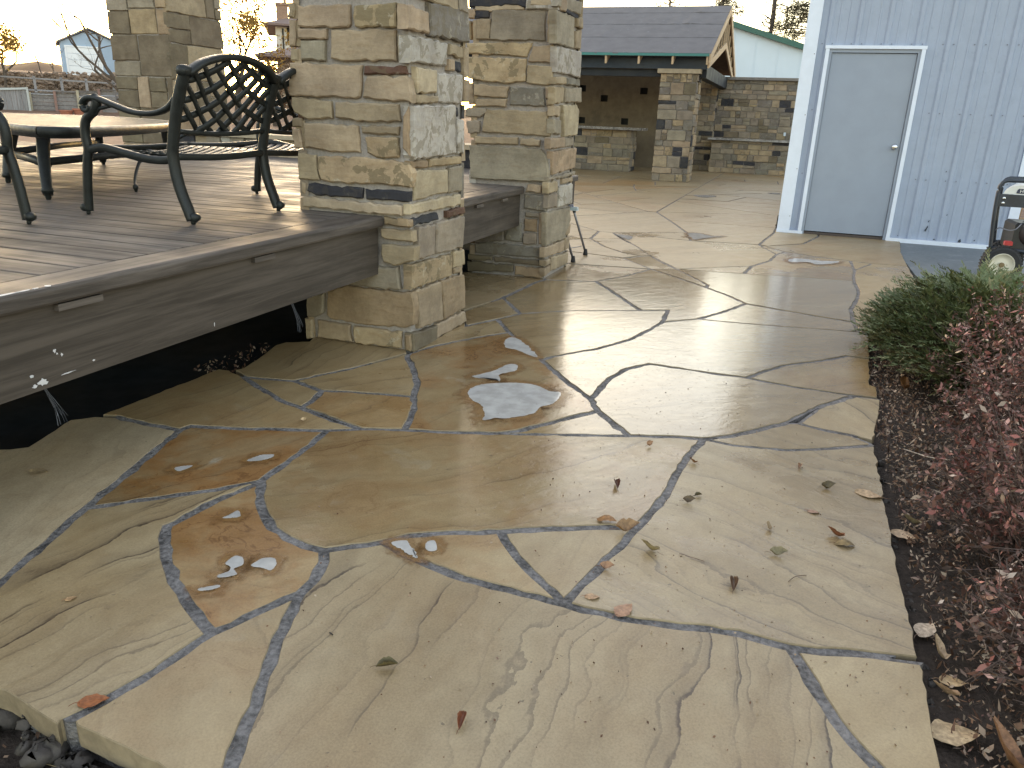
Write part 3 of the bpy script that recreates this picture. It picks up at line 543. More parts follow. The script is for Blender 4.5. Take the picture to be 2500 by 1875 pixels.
PIER_B_SIDE = [
 ('g',[(5.793,2.021),(6.386,2.067),(6.36,1.97),(5.723,1.951)]),
 ('g',[(5.687,1.924),(6.23,1.942),(6.259,1.721),(5.727,1.71)]),
 ('t',[(6.256,1.937),(6.427,1.96),(6.435,1.876),(6.283,1.878)]),
 ('t',[(6.266,1.847),(6.423,1.875),(6.409,1.725),(6.275,1.726)]),
 ('w',[(5.768,1.696),(6.4,1.709),(6.422,1.518),(6.122,1.526),(5.795,1.524)]),
 ('t',[(5.779,1.492),(6.033,1.503),(6.044,1.453),(5.782,1.444)]),
 ('v',[(6.069,1.499),(6.45,1.51),(6.463,1.457),(6.072,1.452)]),
 ('t',[(5.757,1.42),(6.048,1.433),(6.049,1.318),(5.778,1.305)]),
 ('g',[(6.072,1.428),(6.479,1.449),(6.494,1.337),(6.087,1.325)]),
 ('t',[(5.781,1.291),(5.961,1.298),(5.954,1.22),(5.78,1.223)]),
 ('g',[(5.776,1.2),(5.982,1.196),(6.003,1.092),(5.788,1.099)]),
 ('p',[(5.983,1.302),(6.42,1.316),(6.511,1.266),(6.49,1.082),(6.077,1.073)]),
 ('t',[(5.734,1.062),(6.075,1.071),(6.091,0.996),(5.747,0.99)]),
 ('g',[(6.129,1.061),(6.387,1.065),(6.388,1),(6.142,0.998)]),
 ('k',[(5.81,0.969),(6.478,0.981),(6.473,0.819),(5.841,0.797)]),
 ('g',[(5.772,0.784),(6.48,0.793),(6.444,0.762),(5.777,0.757)]),
 ('t',[(6.129,0.75),(6.388,0.754),(6.397,0.716),(6.124,0.711)]),
 ('t',[(5.732,0.746),(5.975,0.745),(5.99,0.667),(5.746,0.664)]),
 ('w',[(6.022,0.7),(6.401,0.698),(6.41,0.532),(6.028,0.537)]),
 ('g',[(5.784,0.651),(5.993,0.653),(6.015,0.538),(5.777,0.552)]),
 ('g',[(5.747,0.521),(6.359,0.507),(6.412,0.395),(6.278,0.296),(6.272,0.259),(5.792,0.263)]),
 ('t',[(6.28,0.379),(6.449,0.361),(6.439,0.277),(6.302,0.278)]),
 ('t',[(5.745,0.256),(6.275,0.247),(6.281,0.151),(5.751,0.176)]),
 ('t',[(6.299,0.263),(6.444,0.253),(6.438,0.152),(6.308,0.154)]),
 ('t',[(5.75,0.151),(5.873,0.151),(5.905,0.109),(5.762,0.11)]),
 ('t',[(5.91,0.153),(6.385,0.128),(6.377,0.035),(5.917,0.041)]),
 ('t',[(5.766,0.088),(5.895,0.096),(5.906,0.035),(5.784,0.023)]),
]
PUDDLES = [
 [(-1.273,3.096),(-1.253,3.206),(-1.143,3.288),(-1.029,3.313),(-0.93,3.259),(-0.875,3.257),(-0.868,3.112),(-0.907,3.043),(-0.912,2.954),(-0.988,2.86),(-1.038,2.837),(-1.08,2.794),(-1.096,2.857),(-1.152,2.953),(-1.216,3.001)],
 [(-1.34,3.3),(-1.306,3.364),(-1.269,3.447),(-1.242,3.562),(-1.198,3.566),(-1.177,3.492),(-1.204,3.43),(-1.227,3.386),(-1.192,3.294),(-1.227,3.308),(-1.288,3.294)],
 [(-1.414,3.989),(-1.391,4.052),(-1.303,3.977),(-1.155,3.766),(-1.195,3.761),(-1.285,3.824),(-1.363,3.849)],
 [(-1.333,1.541),(-1.309,1.538),(-1.288,1.511),(-1.296,1.484),(-1.273,1.465),(-1.303,1.436),(-1.315,1.442),(-1.302,1.47),(-1.313,1.489),(-1.335,1.497),(-1.339,1.526)],
 [(-1.259,1.559),(-1.232,1.571),(-1.207,1.551),(-1.201,1.519),(-1.229,1.518),(-1.263,1.516),(-1.263,1.54)],
 [(-1.499,1.757),(-1.473,1.738),(-1.473,1.723),(-1.51,1.7),(-1.506,1.724)],
 [(-1.318,1.375),(-1.285,1.405),(-1.275,1.398),(-1.294,1.375),(-1.314,1.366)],
 [(-1.706,2.073),(-1.694,2.125),(-1.654,2.154),(-1.644,2.127),(-1.673,2.084)],
 [(-1.893,1.927),(-1.854,1.963),(-1.85,1.937),(-1.865,1.907)],
 [(-0.966,1.774),(-0.935,1.802),(-0.916,1.789),(-0.864,1.74),(-0.867,1.728),(-0.922,1.753)],
 [(-0.871,1.82),(-0.853,1.834),(-0.828,1.793),(-0.843,1.776),(-0.862,1.79)],
 [(0.067,7.866),(0.134,8.001),(0.243,8.02),(0.351,7.991),(0.527,8.051),(0.454,7.872),(0.32,7.747),(0.242,7.834),(0.095,7.746)],
 [(-1.062,9.176),(-0.956,9.275),(-0.771,9.123),(-0.66,9.17),(-0.87,8.822),(-0.942,8.749)],
 [(-1.781,8.625),(-1.602,8.571),(-1.567,8.315),(-1.621,8.341)],
 [(-1.639,14.411),(-1.322,14.615),(-1.25,14.409),(-1.442,14.051)],
 [(-0.428,16.042),(-0.212,16.155),(-0.205,15.863),(-0.365,15.797)],
]
LEAVES = [
 (-1.238,0.958,.044,40,'flat','0.33,0.13,0.05','orange-brown rounded leaf on the joint at the near left corner of the patio'),
 (-0.719,1.288,.036,30,'fold','0.13,0.12,0.06','folded grey-green leaf on the dark-veined front flagstone'),
 (-0.492,1.195,.036,100,'fold','0.20,0.07,0.03','red-brown folded leaf alone on the dark-veined front flagstone'),
 (-0.257,1.71,.050,70,'flat','0.42,0.27,0.20','pinkish tan heart-shaped leaf with long stem on the joint below the triangle stone'),
 (-0.347,1.736,.030,20,'flat','0.45,0.32,0.22','small pale tan leaf beside the tip of the triangle stone'),
 (-0.342,1.886,.030,0,'curl','0.40,0.26,0.18','ragged curled tan leaf beside the joint right of the triangle stone'),
 (-0.245,2.036,.046,160,'curl','0.34,0.31,0.20','rolled pale olive leaf just right of the triangle stone'),
 (-0.333,2.121,.052,20,'curl','0.30,0.20,0.11','large crumpled cream and brown leaf on the joint crossing at the triangle stone'),
 (-0.405,2.158,.046,10,'arch','0.33,0.18,0.07','arched orange-brown leaf on the joint left of the joint crossing'),
 (-0.429,2.416,.044,110,'fold','0.10,0.03,0.02','dark red leaf standing up in the middle of the wide flagstone'),
 (-0.383,2.815,.026,60,'curl','0.36,0.22,0.13','small crumpled tan leaf on the wet sheen of the wide flagstone'),
 (-0.203,2.722,.028,150,'curl','0.28,0.16,0.09','thin curled brown leaf on the steep joint near the patio middle'),
 (-0.177,2.392,.030,10,'curl','0.12,0.09,0.05','small dark curled leaf right of the steep joint'),
 (-0.153,2.452,.022,40,'fold','0.12,0.11,0.06','tiny olive leaf right of the steep joint next to a dark curled one'),
 (0.176,2.843,.032,80,'fold','0.33,0.20,0.12','tan leaf with a raised tip far up the right-hand flagstone'),
 (0.27,2.701,.036,20,'curl','0.12,0.10,0.05','dark olive leaf near the right edge of the patio'),
 (0.404,2.703,.066,170,'flat','0.46,0.36,0.25','long pale tan leaf lying flat at the right patio edge'),
 (0.084,2.312,.030,100,'curl','0.42,0.35,0.24','small cream leaf in the middle of the right-hand flagstone'),
 (0.115,2.158,.036,0,'curl','0.23,0.22,0.14','grey-green leaf in the middle of the right-hand flagstone'),
 (0.003,1.941,.046,95,'fold','0.11,0.06,0.03','dark brown upright folded leaf low on the right-hand flagstone'),
 (0.282,2.35,.042,150,'curl','0.24,0.10,0.05','reddish-brown crumpled leaf touching an olive one by the right edge'),
 (0.306,2.302,.044,10,'arch','0.22,0.17,0.08','olive-brown leaf touching a reddish one by the right edge'),
 (0.219,2.489,.028,0,'flat','0.36,0.24,0.19','faded pinkish leaf on the grey vein near the right edge'),
 (-1.738,2.472,.020,30,'curl','0.50,0.42,0.30','tiny cream leaf left of the small orange flagstones by the pillar'),
 (-1.582,1.213,.020,60,'flat','0.52,0.38,0.24','tiny pale leaf on the banded flagstone at the left'),
 (-2.283,1.716,.046,20,'flat','0.40,0.34,0.24','pale buff leaf lying on the palest flagstone by the deck'),
 (0.499,2.496,.060,170,'flat','0.50,0.40,0.30','long pale leaf on the soil nearest the steep right patio edge'),
 (0.531,2.596,.045,150,'curl','0.32,0.29,0.20','grey-green curled leaf on the soil above a long pale one'),
 (0.49,1.97,.058,60,'flat','0.55,0.50,0.45','whitish leaf on the soil halfway down the shrub bed edge'),
 (0.511,1.873,.060,100,'curl','0.52,0.44,0.34','torn cream leaf on the soil near the lower joint end'),
 (0.497,1.586,.080,20,'flat','0.50,0.42,0.30','large cream toothed leaf at the bottom of the shrub bed'),
 (0.592,1.542,.100,110,'curl','0.33,0.20,0.12','large brown leaf in the bottom right corner'),
 (0.525,1.773,.045,10,'flat','0.50,0.40,0.26','pale yellowish leaf below the lower joint end in the bed'),
 (0.502,1.72,.042,160,'curl','0.48,0.36,0.26','pinkish cream leaf close to the patio edge low in the bed'),
 (0.679,4.158,.085,80,'curl','0.30,0.16,0.06','big orange-brown dead leaf under the front of the green juniper'),
 (-1.264,0.812,.042,10,'flat','0.50,0.42,0.33','pale leaf on the bare soil in the bottom left corner'),
]
# ================================================================= ground
def sheet(x0,y0,x1,y1,z,nx,ny,amp,sc,seed=0):
    from mathutils import noise as mn
    mb=MB()
    for j in range(ny+1):
        for i in range(nx+1):
            x=x0+(x1-x0)*i/nx; y=y0+(y1-y0)*j/ny
            mb.v.append((x,y,z+amp*(mn.fractal(Vector((x*sc+seed,y*sc,seed)),1.0,2.0,5))))
    for j in range(ny):
        for i in range(nx):
            a=j*(nx+1)+i; mb.f.append((a,a+1,a+nx+2,a+nx+1))
    return mb
g_=MB()
# one ground sheet to the horizon, rising gently to the north-west where the far garden lies
import bisect
rs=[0,15,30,45,52,58,66,80,110,160,260,420,700,1300]; NA=72
def gz(x,y):
    r=math.hypot(x,y); az=math.degrees(math.atan2(x,y))
    k=max(0.0,min(1.0,(-az-30)/12)) if az<0 else 0.0
    zz=np.interp(r,[0,45,62,75,110,1300],[-.16,-.05,.35,3.0,4.2,4.6])
    return -.16+(zz+.16)*k
for r in rs:
    for q in range(NA):
        a=2*math.pi*q/NA; x,y=r*math.sin(a),r*math.cos(a); g_.v.append((x,y,gz(x,y) if r else -.16))
for i in range(len(rs)-1):
    for q in range(NA):
        a=i*NA+q; b=i*NA+(q+1)%NA
        if i==0: g_.f.append((a,b+NA,a+NA)) if True else None
        else: g_.f.append((a,b,b+NA,a+NA))
tag(g_.build('ground',M['yard'],smooth=True),'bare brown winter yard around the patio','ground',kind='structure')
tag(sheet(.18,.4,3.2,7.45,-.045,60,140,.022,5.,3).build('soil',M['soil'],smooth=True),'dark damp soil of the shrub bed right of the patio','soil',kind='structure')
tag(sheet(-3.6,-.2,-.1,1.72,-.105,60,34,.028,6.,9).build('soil',M['soil'],smooth=True),'bare dark soil in front of the near left patio corner','soil',kind='structure')
tag(sheet(-9.2,1.725,-1.75,7.3,-.10,90,70,.012,2.,4).build('ground_sheet',plain('near_black_ground',(.022,.026,.029),1.0,0,.3,9,.1,.05),smooth=True),'near-black sheet of ground in the gap under the deck','ground_sheet',kind='structure')  # ground below the deck given a near-black colour
tag(MB().box((1.16,7.47,-.14),(4.4,10.06,-.012)).build('concrete_pad',M['pad']),'grey concrete pad in front of the metal shed right of the door','concrete pad',kind='structure')

# ================================================================= flagstone patio
TONE={'b':(.35,.26,.135),'p':(.47,.40,.285),'t':(.325,.255,.148),'o':(.32,.215,.10)}; TONE={k:(v[0]*1.22,v[1]*1.17,v[2]*1.10) for k,v in TONE.items()}  # p is a pale stone; b and p brightened further to offset deck shade
def area(P): return .5*sum(P[i][0]*P[(i+1)%len(P)][1]-P[(i+1)%len(P)][0]*P[i][1] for i in range(len(P)))
def inset(P,d):
    n=len(P); out=[]
    for i in range(n):
        a=Vector(P[i-1]); b=Vector(P[i]); c=Vector(P[(i+1)%n])
        e1=(b-a); e2=(c-b)
        if e1.length<1e-6 or e2.length<1e-6: out.append(tuple(b)); continue
        e1.normalize(); e2.normalize()
        n1=Vector((-e1.y,e1.x)); n2=Vector((-e2.y,e2.x)); m=n1+n2
        if m.length<1e-3: out.append(tuple(b+n1*d)); continue
        m.normalize(); k=d/max(.42,m.dot(n1)); out.append(tuple(b+m*k))
    return out
def densify(P,step,amp,r):
    out=[]; n=len(P)
    for i in range(n):
        a=Vector(P[i]); b=Vector(P[(i+1)%n]); L=(b-a).length; k=max(1,int(L/step))
        if L<1e-6: continue
        nn=Vector((-(b-a).y,(b-a).x))/L
        for j in range(k):
            p=a+(b-a)*(j/k)
            if j: p=p+nn*r.gauss(0,amp)
            out.append((p.x,p.y))
    return out
patio=empty('patio',(0,0,0),label='wet tan flagstone patio with dark mortar joints between deck and shed',cat='patio',kind='structure')
prng=random.Random(11); mort=MB(); MPOLY=[]
def flag(poly,tone,ang,vein,rust,wet,gap=.0145,fine=True):
    poly=[tuple(p) for p in poly]
    if area(poly)<0: poly=poly[::-1]
    MPOLY.append(poly)
    q=inset(poly,gap)
    if area(q)<=.002: return
    if fine: q=densify(q,.035,.0030,prng)
    cx=sum(p[0] for p in q)/len(q); cy=sum(p[1] for p in q)/len(q)
    a=R(ang); ca,sa=math.cos(-a),math.sin(-a)
    L=[((p[0]-cx)*ca-(p[1]-cy)*sa,(p[0]-cx)*sa+(p[1]-cy)*ca) for p in q]
    L2=inset(L,.002); n=len(L); dz=prng.uniform(-.0026,.0022)
    mb=MB(); vs=[(x,y,-.058+prng.uniform(-.004,.004)) for x,y in L]+[(x,y,-.003+dz) for x,y in L]+[(x,y,dz) for x,y in L2]
    fs=[(k,(k+1)%n,n+(k+1)%n,n+k) for k in range(n)]+[(n+k,n+(k+1)%n,2*n+(k+1)%n,2*n+k) for k in range(n)]+[tuple(range(2*n,3*n))]
    mb.add(vs,fs); o=mb.build('flagstone',M['flag'],patio,local=True); o.data.materials.append(M['flagside']); o.data.polygons.foreach_set('material_index',[1]*(2*n)+[0])
    o.location=(cx,cy,0); o.rotation_euler=(0,0,a)
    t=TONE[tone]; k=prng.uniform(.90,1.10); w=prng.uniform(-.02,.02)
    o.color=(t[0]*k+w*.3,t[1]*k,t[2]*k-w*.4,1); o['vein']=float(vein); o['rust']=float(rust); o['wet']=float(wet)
for tone,ang,vein,rust,wet,poly in PAVING: flag(poly,tone,ang,vein,rust,wet)
# the far part of the terrace: pieces of the same kind split out of larger fields
def split(poly,lim):
    if abs(area(poly))<lim*prng.uniform(.6,1.6) : return [poly]
    xs=[p[0] for p in poly]; ys=[p[1] for p in poly]
    w,h=max(xs)-min(xs),max(ys)-min(ys)
    a=prng.gauss(0,.5)+(math.pi/2 if w>h else 0)
    cx=sum(xs)/len(xs)+prng.uniform(-.15,.15)*w; cy=sum(ys)/len(ys)+prng.uniform(-.15,.15)*h
    nx,ny=-math.sin(a),math.cos(a); A=[];B=[]; n=len(poly)
    for i in range(n):
        p=poly[i]; q=poly[(i+1)%n]; dp=(p[0]-cx)*nx+(p[1]-cy)*ny; dq=(q[0]-cx)*nx+(q[1]-cy)*ny
        (A if dp>=0 else B).append(p)
        if dp*dq<0:
            t=dp/(dp-dq); x=(p[0]+(q[0]-p[0])*t,p[1]+(q[1]-p[1])*t); A.append(x); B.append(x)
    if len(A)<3 or len(B)<3: return [poly]
    return split(A,lim)+split(B,lim)
HX,HY=-1.769,11.233
far=[[(-1.89,11.21),(HX,HY),(HX,24.2),(-5.2,24.2),(-5.2,16.0)],[(-2.65,10.06),(-1.89,11.21),(-5.2,16.0),(-5.2,10.4)],[(HX,HY),(-.112,12.02),(.3,24.2),(HX,24.2)],
     [(-2.96,9.65),(-2.65,10.06),(-5.2,10.4),(-8.5,10.4),(-8.5,9.6)],[(-5.2,10.4),(-5.2,24.2),(-9.5,24.2),(-9.5,10.4)],
     [(-2.82,9.21),(-2.96,9.65),(-8.5,9.6),(-8.5,7.9),(-2.41,7.9)]]
for P in far:
    if area(P)<0: P=P[::-1]
    for q in split(P,1.0):
        flag(q,'t' if prng.random()<.85 else 'o',prng.uniform(-30,30),prng.uniform(.2,.8),prng.choice([0,0,.05,.15,.3]),prng.uniform(.08,.25),gap=.010,fine=False)
# the joint bed fills the gaps between stones but stays back from the free edges
def pseg(p,a,b):
    ax,ay=b[0]-a[0],b[1]-a[1]; L2=ax*ax+ay*ay
    t=0 if L2==0 else max(0,min(1,((p[0]-a[0])*ax+(p[1]-a[1])*ay)/L2)); return math.hypot(p[0]-a[0]-t*ax,p[1]-a[1]-t*ay)
BB=[(min(p[0] for p in P)-.02,min(p[1] for p in P)-.02,max(p[0] for p in P)+.02,max(p[1] for p in P)+.02) for P in MPOLY]
for i,P in enumerate(MPOLY):
    n=len(P); free=[False]*n
    for k in range(n):
        a,b=P[k],P[(k+1)%n]; sh=0
        for t in (.25,.5,.75):
            m=(a[0]+(b[0]-a[0])*t,a[1]+(b[1]-a[1])*t)
            for j,Q in enumerate(MPOLY):
                if j!=i and BB[j][0]<m[0]<BB[j][2] and BB[j][1]<m[1]<BB[j][3] and any(pseg(m,Q[q],Q[(q+1)%len(Q)])<.03 for q in range(len(Q))): sh+=1; break
        if sh<2: free[k]=free[(k+1)%n]=True
    I=inset(P,.034); P2=[I[k] if free[k] else P[k] for k in range(n)]
    mort.prism(P2,lambda p:(p[0],p[1],-.12),lambda p:(p[0],p[1],-.0035))
mort.build('mortar_joint',M['joint'],patio)
# lumps of bedding mortar squeezed out below the free edges
lump=MB()
def blob(mb,c,r,sq=.6,n=7):
    prof=[(r*.35*math.sin(math.pi*t)+r*.65*math.sin(math.pi*t),-r*sq*math.cos(math.pi*t)) for t in (.08,.25,.45,.65,.85,.95)]
    i=len(mb.v); mb.lathe(prof,c,'z',n)
    for k in range(i,len(mb.v)):
        x,y,z=mb.v[k]; mb.v[k]=(x+prng.gauss(0,r*.24),y+prng.gauss(0,r*.24),z+prng.gauss(0,r*.2))
for k in range(64):
    t=prng.random()
    x=-1.24+t*.50; y=.872-.06*t+prng.uniform(-.035,.02)
    if k%3==0: x=-1.75+t*.50; y=.965-.10*t+prng.uniform(-.03,.02)
    blob(lump,(x,y,prng.uniform(-.10,-.060)),prng.uniform(.007,.030),.8,8)
for k in range(34):
    t=prng.random(); blob(lump,(.470+prng.uniform(0,.02),1.4+2.4*t,prng.uniform(-.065,-.045)),prng.uniform(.006,.018),.8,8)
lump.build('mortar_lump',smooth=True,mat=plain('pale_mortar_lump',(.068,.058,.050),.85,0,.35,60,.9),parent=patio,kind='stuff')
# thin ice left in the hollows, each with a rusty rim on the stone around it
def smoothpoly(P,k=5):
    n=len(P); out=[]
    for i in range(n):
        p0,p1,p2,p3=[Vector((*P[(i+d)%n],0)) for d in (-1,0,1,2)]
        for j in range(k):
            t=j/k; q=.5*((2*p1)+(p2-p0)*t+(2*p0-5*p1+4*p2-p3)*t*t+(-p0+3*p1-3*p2+p3)*t**3); out.append((q.x,q.y))
    return out
WORDS=['large pale sheet of thin ice on the orange flagstone beside the stone pillar','narrow branching streak of ice just beyond the largest ice sheet','pale ice along the slanting joint nearest the stone pillar','hook-shaped patch of ice on the rusty shield-shaped flagstone','round white ice patch on the rusty shield-shaped flagstone','small ice patch at the top of the rusty shield-shaped flagstone','thin sliver of ice low on the rusty shield-shaped flagstone','slim ice streak at the right of the orange flagstone by the deck','tiny ice streak at the left of the orange flagstone by the deck','white ice in the left corner of the pointed flagstone','small square of ice on the rust stain of the pointed flagstone','long pale ice patch in front of the shed door','pale ice patch on the terrace to the left of the shed corner','small bright ice patch by the legs of the folding stand','far ice streak near the bar pillar','far ice streak against the shed corner']
for i,P in enumerate(PUDDLES):
    if area(P)<0: P=P[::-1]
    Q=smoothpoly(P)
    S_=math.sqrt(abs(area(P)))
    Q=densify(Q,.10*S_,.035*S_,prng); Q=smoothpoly(Q,2); Q=densify(Q,.03*S_,.008*S_,prng)
    n=len(Q); mb=MB(); w_=min(.014,.11*math.sqrt(abs(area(P))))
    mb.add([(x,y,.0024) for x,y in inset(Q,-.42*w_)]+[(x,y,.0027) for x,y in inset(Q,.58*w_)],[(k,(k+1)%n,n+(k+1)%n,n+k) for k in range(n)]+[tuple(range(n,2*n))])
    ip=mb.build('ice_patch',M['ice']); at=ip.data.attributes.new('edge','FLOAT','POINT'); at.data.foreach_set('value',[.0]*n+[1.0]*n)
    tag(ip,WORDS[i],'ice patch','ice patches on the patio')
    if i in (14,15,13): continue
    Q=smoothpoly(P,3); S0=math.sqrt(abs(area(P))); d=.05+.14*S0; n=len(Q)
    O=Q
    for _ in range(4): O=inset(O,-d*.3)
    me=bpy.data.meshes.new('rust_stain'); C0=(sum(p[0] for p in Q)/n,sum(p[1] for p in Q)/n)
    vs=[(x,y,.0017) for x,y in O]+[(x,y,.0017) for x,y in Q]+[(C0[0],C0[1],.0017)]
    me.from_pydata(vs,[],[(k,(k+1)%n,n+(k+1)%n,n+k) for k in range(n)]+[(n+k,n+(k+1)%n,2*n) for k in range(n)])
    at=me.attributes.new('edge','FLOAT','POINT'); at.data.foreach_set('value',[0.0]*n+[.78]*n+[.85]); me.materials.append(M['stain'])
    o=bpy.data.objects.new('rust_stain',me); COL.objects.link(o); o.parent=patio

# ================================================================= masonry
ST={k:((v[0]*.985,v[1]*.99,v[2]*1.03,v[3]) if k not in 'wvdr' else (v[0],v[1],v[2],v[3])) for k,v in {'t':(.365,.295,.200,.88),'g':(.285,.250,.190,.95),'m':(.385,.305,.190,.18),'w':(.43,.41,.38,.35),'v':(.21,.195,.17,.45),'d':(.042,.044,.054,.85),'r':(.120,.070,.050,.5),'p':(.45,.38,.265,.95),'o':(.34,.262,.165,.9),'b':(.185,.156,.105,.95),'k':(.41,.305,.215,.55)}.items()}
def put_stone(poly,fr,kind,parent,proud,depth=.05,r=prng,rough=1.0,step=.03,name='stone'):
    """poly in face coordinates (u,v); fr = (origin,U,V,Nrm). One ragged-edged split-face stone."""
    O,U,Vv,Nn=fr
    if area(poly)<0: poly=poly[::-1]
    q=densify(poly,step,.0032*rough,r); n=len(q)
    b=inset(q,.007*rough); cu=sum(p[0] for p in q)/n; cv=sum(p[1] for p in q)/n
    flip=U.cross(Vv).dot(Nn)<0
    def W(p,d): return O+U*p[0]+Vv*p[1]+Nn*d
    tu,tv=r.uniform(-.045,.045)*rough,r.uniform(-.05,.05)*rough
    tl=lambda p: max(-.009,min(.009,(p[0]-cu)*tu+(p[1]-cv)*tv))
    vs=[W(p,-depth) for p in q]+[W(p,proud-.008*rough+tl(p)+r.uniform(-.0025,.0025)) for p in q]+[W(p,proud+tl(p)) for p in b]
    fs=[]
    for a in range(2): fs+=[(a*n+k,a*n+(k+1)%n,(a+1)*n+(k+1)%n,(a+1)*n+k) for k in range(n)]
    fs+=[tuple(range(2*n,3*n))]
    if flip: fs=[f[::-1] for f in fs]
    mb=MB(); mb.add(vs,fs); o=mb.build(name,M['masonry'],parent)
    t=ST[kind]; k=r.uniform(.88,1.10); o.color=(t[0]*k,t[1]*k*r.uniform(.97,1.03),t[2]*k,t[3])
    return o
def ashlar(w,h,r,rh=(.09,.24),rw=(.14,.46),gap=.012):
    """random squared rubble: list of polygons covering w x h"""
    out=[]; v=0
    while v<h-.02:
        hh=min(r.uniform(*rh),h-v)
        if h-v-hh<.06: hh=h-v
        u=-r.uniform(0,.1)
        while u<w-.02:
            ww=r.uniform(*rw)*(1.15 if hh<.13 else .9)
            if w-u-ww<.07: ww=w-u
            cells=[(u,v,ww,hh)]
            if hh>.17 and r.random()<.45:
                k=r.uniform(.35,.65)
                if r.random()<.55 or ww<.22: cells=[(u,v,ww,hh*k),(u,v+hh*k,ww,hh*(1-k))]
                else:
                    kk=r.uniform(.35,.65); cells=[(u,v,ww*kk,hh),(u+ww*kk,v,ww*(1-kk),hh*k),(u+ww*kk,v+hh*k,ww*(1-kk),hh*(1-k))]
            for a,b,c,d in cells:
                a0=max(a,0); g=gap/2; j=lambda: r.uniform(-.005,.005)
                if a+c-a0<.05: continue
                out.append([(a0+g+j(),b+g+j()),(a+c-g+j(),b+g+j()),(a+c-g+j(),b+d-g+j()),(a0+g+j(),b+d-g+j())])
            u+=ww
        v+=hh
    return out
def mixkind(r,dark=.1):
    x=r.random()
    if dark==.12: return 'd' if x<.10 else r.choice('ggvvtmgbtvgt')
    return 'd' if x<dark else r.choice('tttgmmotpgvwrbk'[:13] if dark<.12 else 'ttggmmvbvtogr')
ZU=Vector((0,0,1))
def FR(o,u,n): return (Vector(o),Vector(u),ZU,Vector(n))
def pier(name,x0,x1,y0,y1,zt,label,cat,front=None,side=None,ztrace=0.0,r=None,dark=.08,faces='fsbl',big=1.0,cap=True,rough=1.0,z0=-.13):
    e=empty(name,((x0+x1)/2,(y0+y1)/2,z0),label=label,cat=cat)
    c=.019
    MB().box((x0+c,y0+c,z0),(x1-c,y1-c,zt)).build('mortar_core',M['pmortar'],e)
    rh=(.10*big,.26*big); rw=(.16*big,.50*big)
    if front is not None:
        for k,P in front:
            put_stone(P,FR((0,y0,0),(1,0,0),(0,-1,0)),k,e,r.uniform(-.002,.012)+(.004 if k not in 'd' else -.006),.045,r)
    if side is not None:
        for k,P in side:
            put_stone(P,FR((x1,0,0),(0,1,0),(1,0,0)),k,e,r.uniform(-.002,.012)+(.004 if k not in 'd' else -.006),.045,r)
    for fcode,o,u,n,w in (('f',(x0,y0),(1,0,0),(0,-1,0),x1-x0),('s',(x1,y0),(0,1,0),(1,0,0),y1-y0),('b',(x1,y1),(-1,0,0),(0,1,0),x1-x0),('l',(x0,y1),(0,-1,0),(-1,0,0),y1-y0)):
        if fcode not in faces: continue
        zb=ztrace if ((fcode=='f' and front is not None) or (fcode=='s' and side is not None)) else 0.0
        for P in ashlar(w,zt-zb,r,rh,rw,.013):
            put_stone(P,FR((o[0],o[1],zb),u,n),(mixkind(r,dark) if dark else r.choice('bbtgbbo')),e,r.uniform(-.004,.018),.045,r,rough,step=.06)
    if cap:
        MB().box((x0-.06,y0-.06,zt),(x1+.06,y1+.06,zt+.09),.004).build('capstone',M['cap'],e)
    return e
r1=random.Random(21)
pier('stone_pillar',-2.435,-1.787,3.55,4.235,2.75,'nearest tan stone pillar standing at the corner of the raised deck','pillar',PIER_A_FRONT,PIER_A_SIDE,1.715,r1)
r2=random.Random(22)
pier('stone_pillar',-2.40,-1.74,5.80,6.44,2.75,'second tan stone pillar behind the nearest one beside a folding stand','pillar',PIER_B_FRONT,PIER_B_SIDE,1.93,r2)
r3=random.Random(25)
pier('stone_pillar',-8.50,-7.57,8.40,9.42,3.1,'big brown stone pillar at the back corner of the deck behind the bench','pillar',None,None,0,r3,0,'fs',2.0)  # mostly dark stone tones, putting the backlit shade into the colour
# ================================================================= deck
DZ=.70; XF=-1.975
deck=empty('deck',(-5.6,4.0,0),label='raised brown composite deck with a dark fascia running to the stone pillars',cat='deck')
dr=random.Random(5)
y=.12; BW,GAP=.1365,.0075
while y<7.36:
    MB().bevbox((-9.6+dr.uniform(-.004,.004),y,DZ-.025),(-2.107,min(y+BW,7.4),DZ+dr.uniform(-.0007,.0007)),.0035).build('deck_board',M['deck'],deck)
    y+=BW+GAP
for a,b in ((.0,3.545),(4.24,5.79),(6.45,7.4)):
    mb=MB(); prof=[(-2.100,DZ-.025),(-2.100,DZ-.004),(-2.096,DZ+.001),(-1.957,DZ+.001),(-1.949,DZ-.003),(-1.945,DZ-.012),(-1.945,DZ-.044),(-1.950,DZ-.052),(-1.97,DZ-.055),(-1.974,DZ-.03)]
    mb.prism(prof,lambda p:(p[0],a,p[1]),lambda p:(p[0],b,p[1])); mb.build('border_board',M['edge'],deck)
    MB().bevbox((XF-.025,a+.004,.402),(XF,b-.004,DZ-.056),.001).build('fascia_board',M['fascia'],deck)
for yy,l in ((1.62,.16),(2.52,.13),(4.85,.12),(5.35,.10)):
    MB().box((XF+.001,yy,DZ-.078),(XF+.020,yy+l,DZ-.058)).build('spacer_block',M['edge'],deck)
for k in range(18):
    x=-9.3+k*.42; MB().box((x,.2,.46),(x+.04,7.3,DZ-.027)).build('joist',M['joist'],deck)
for x in (-3.9,-5.8,-7.9):
    for yy in (1.2,3.2,5.2,6.9): MB().box((x,yy,-.2),(x+.09,yy+.09,.458)).build('deck_post',M['joist'],deck)
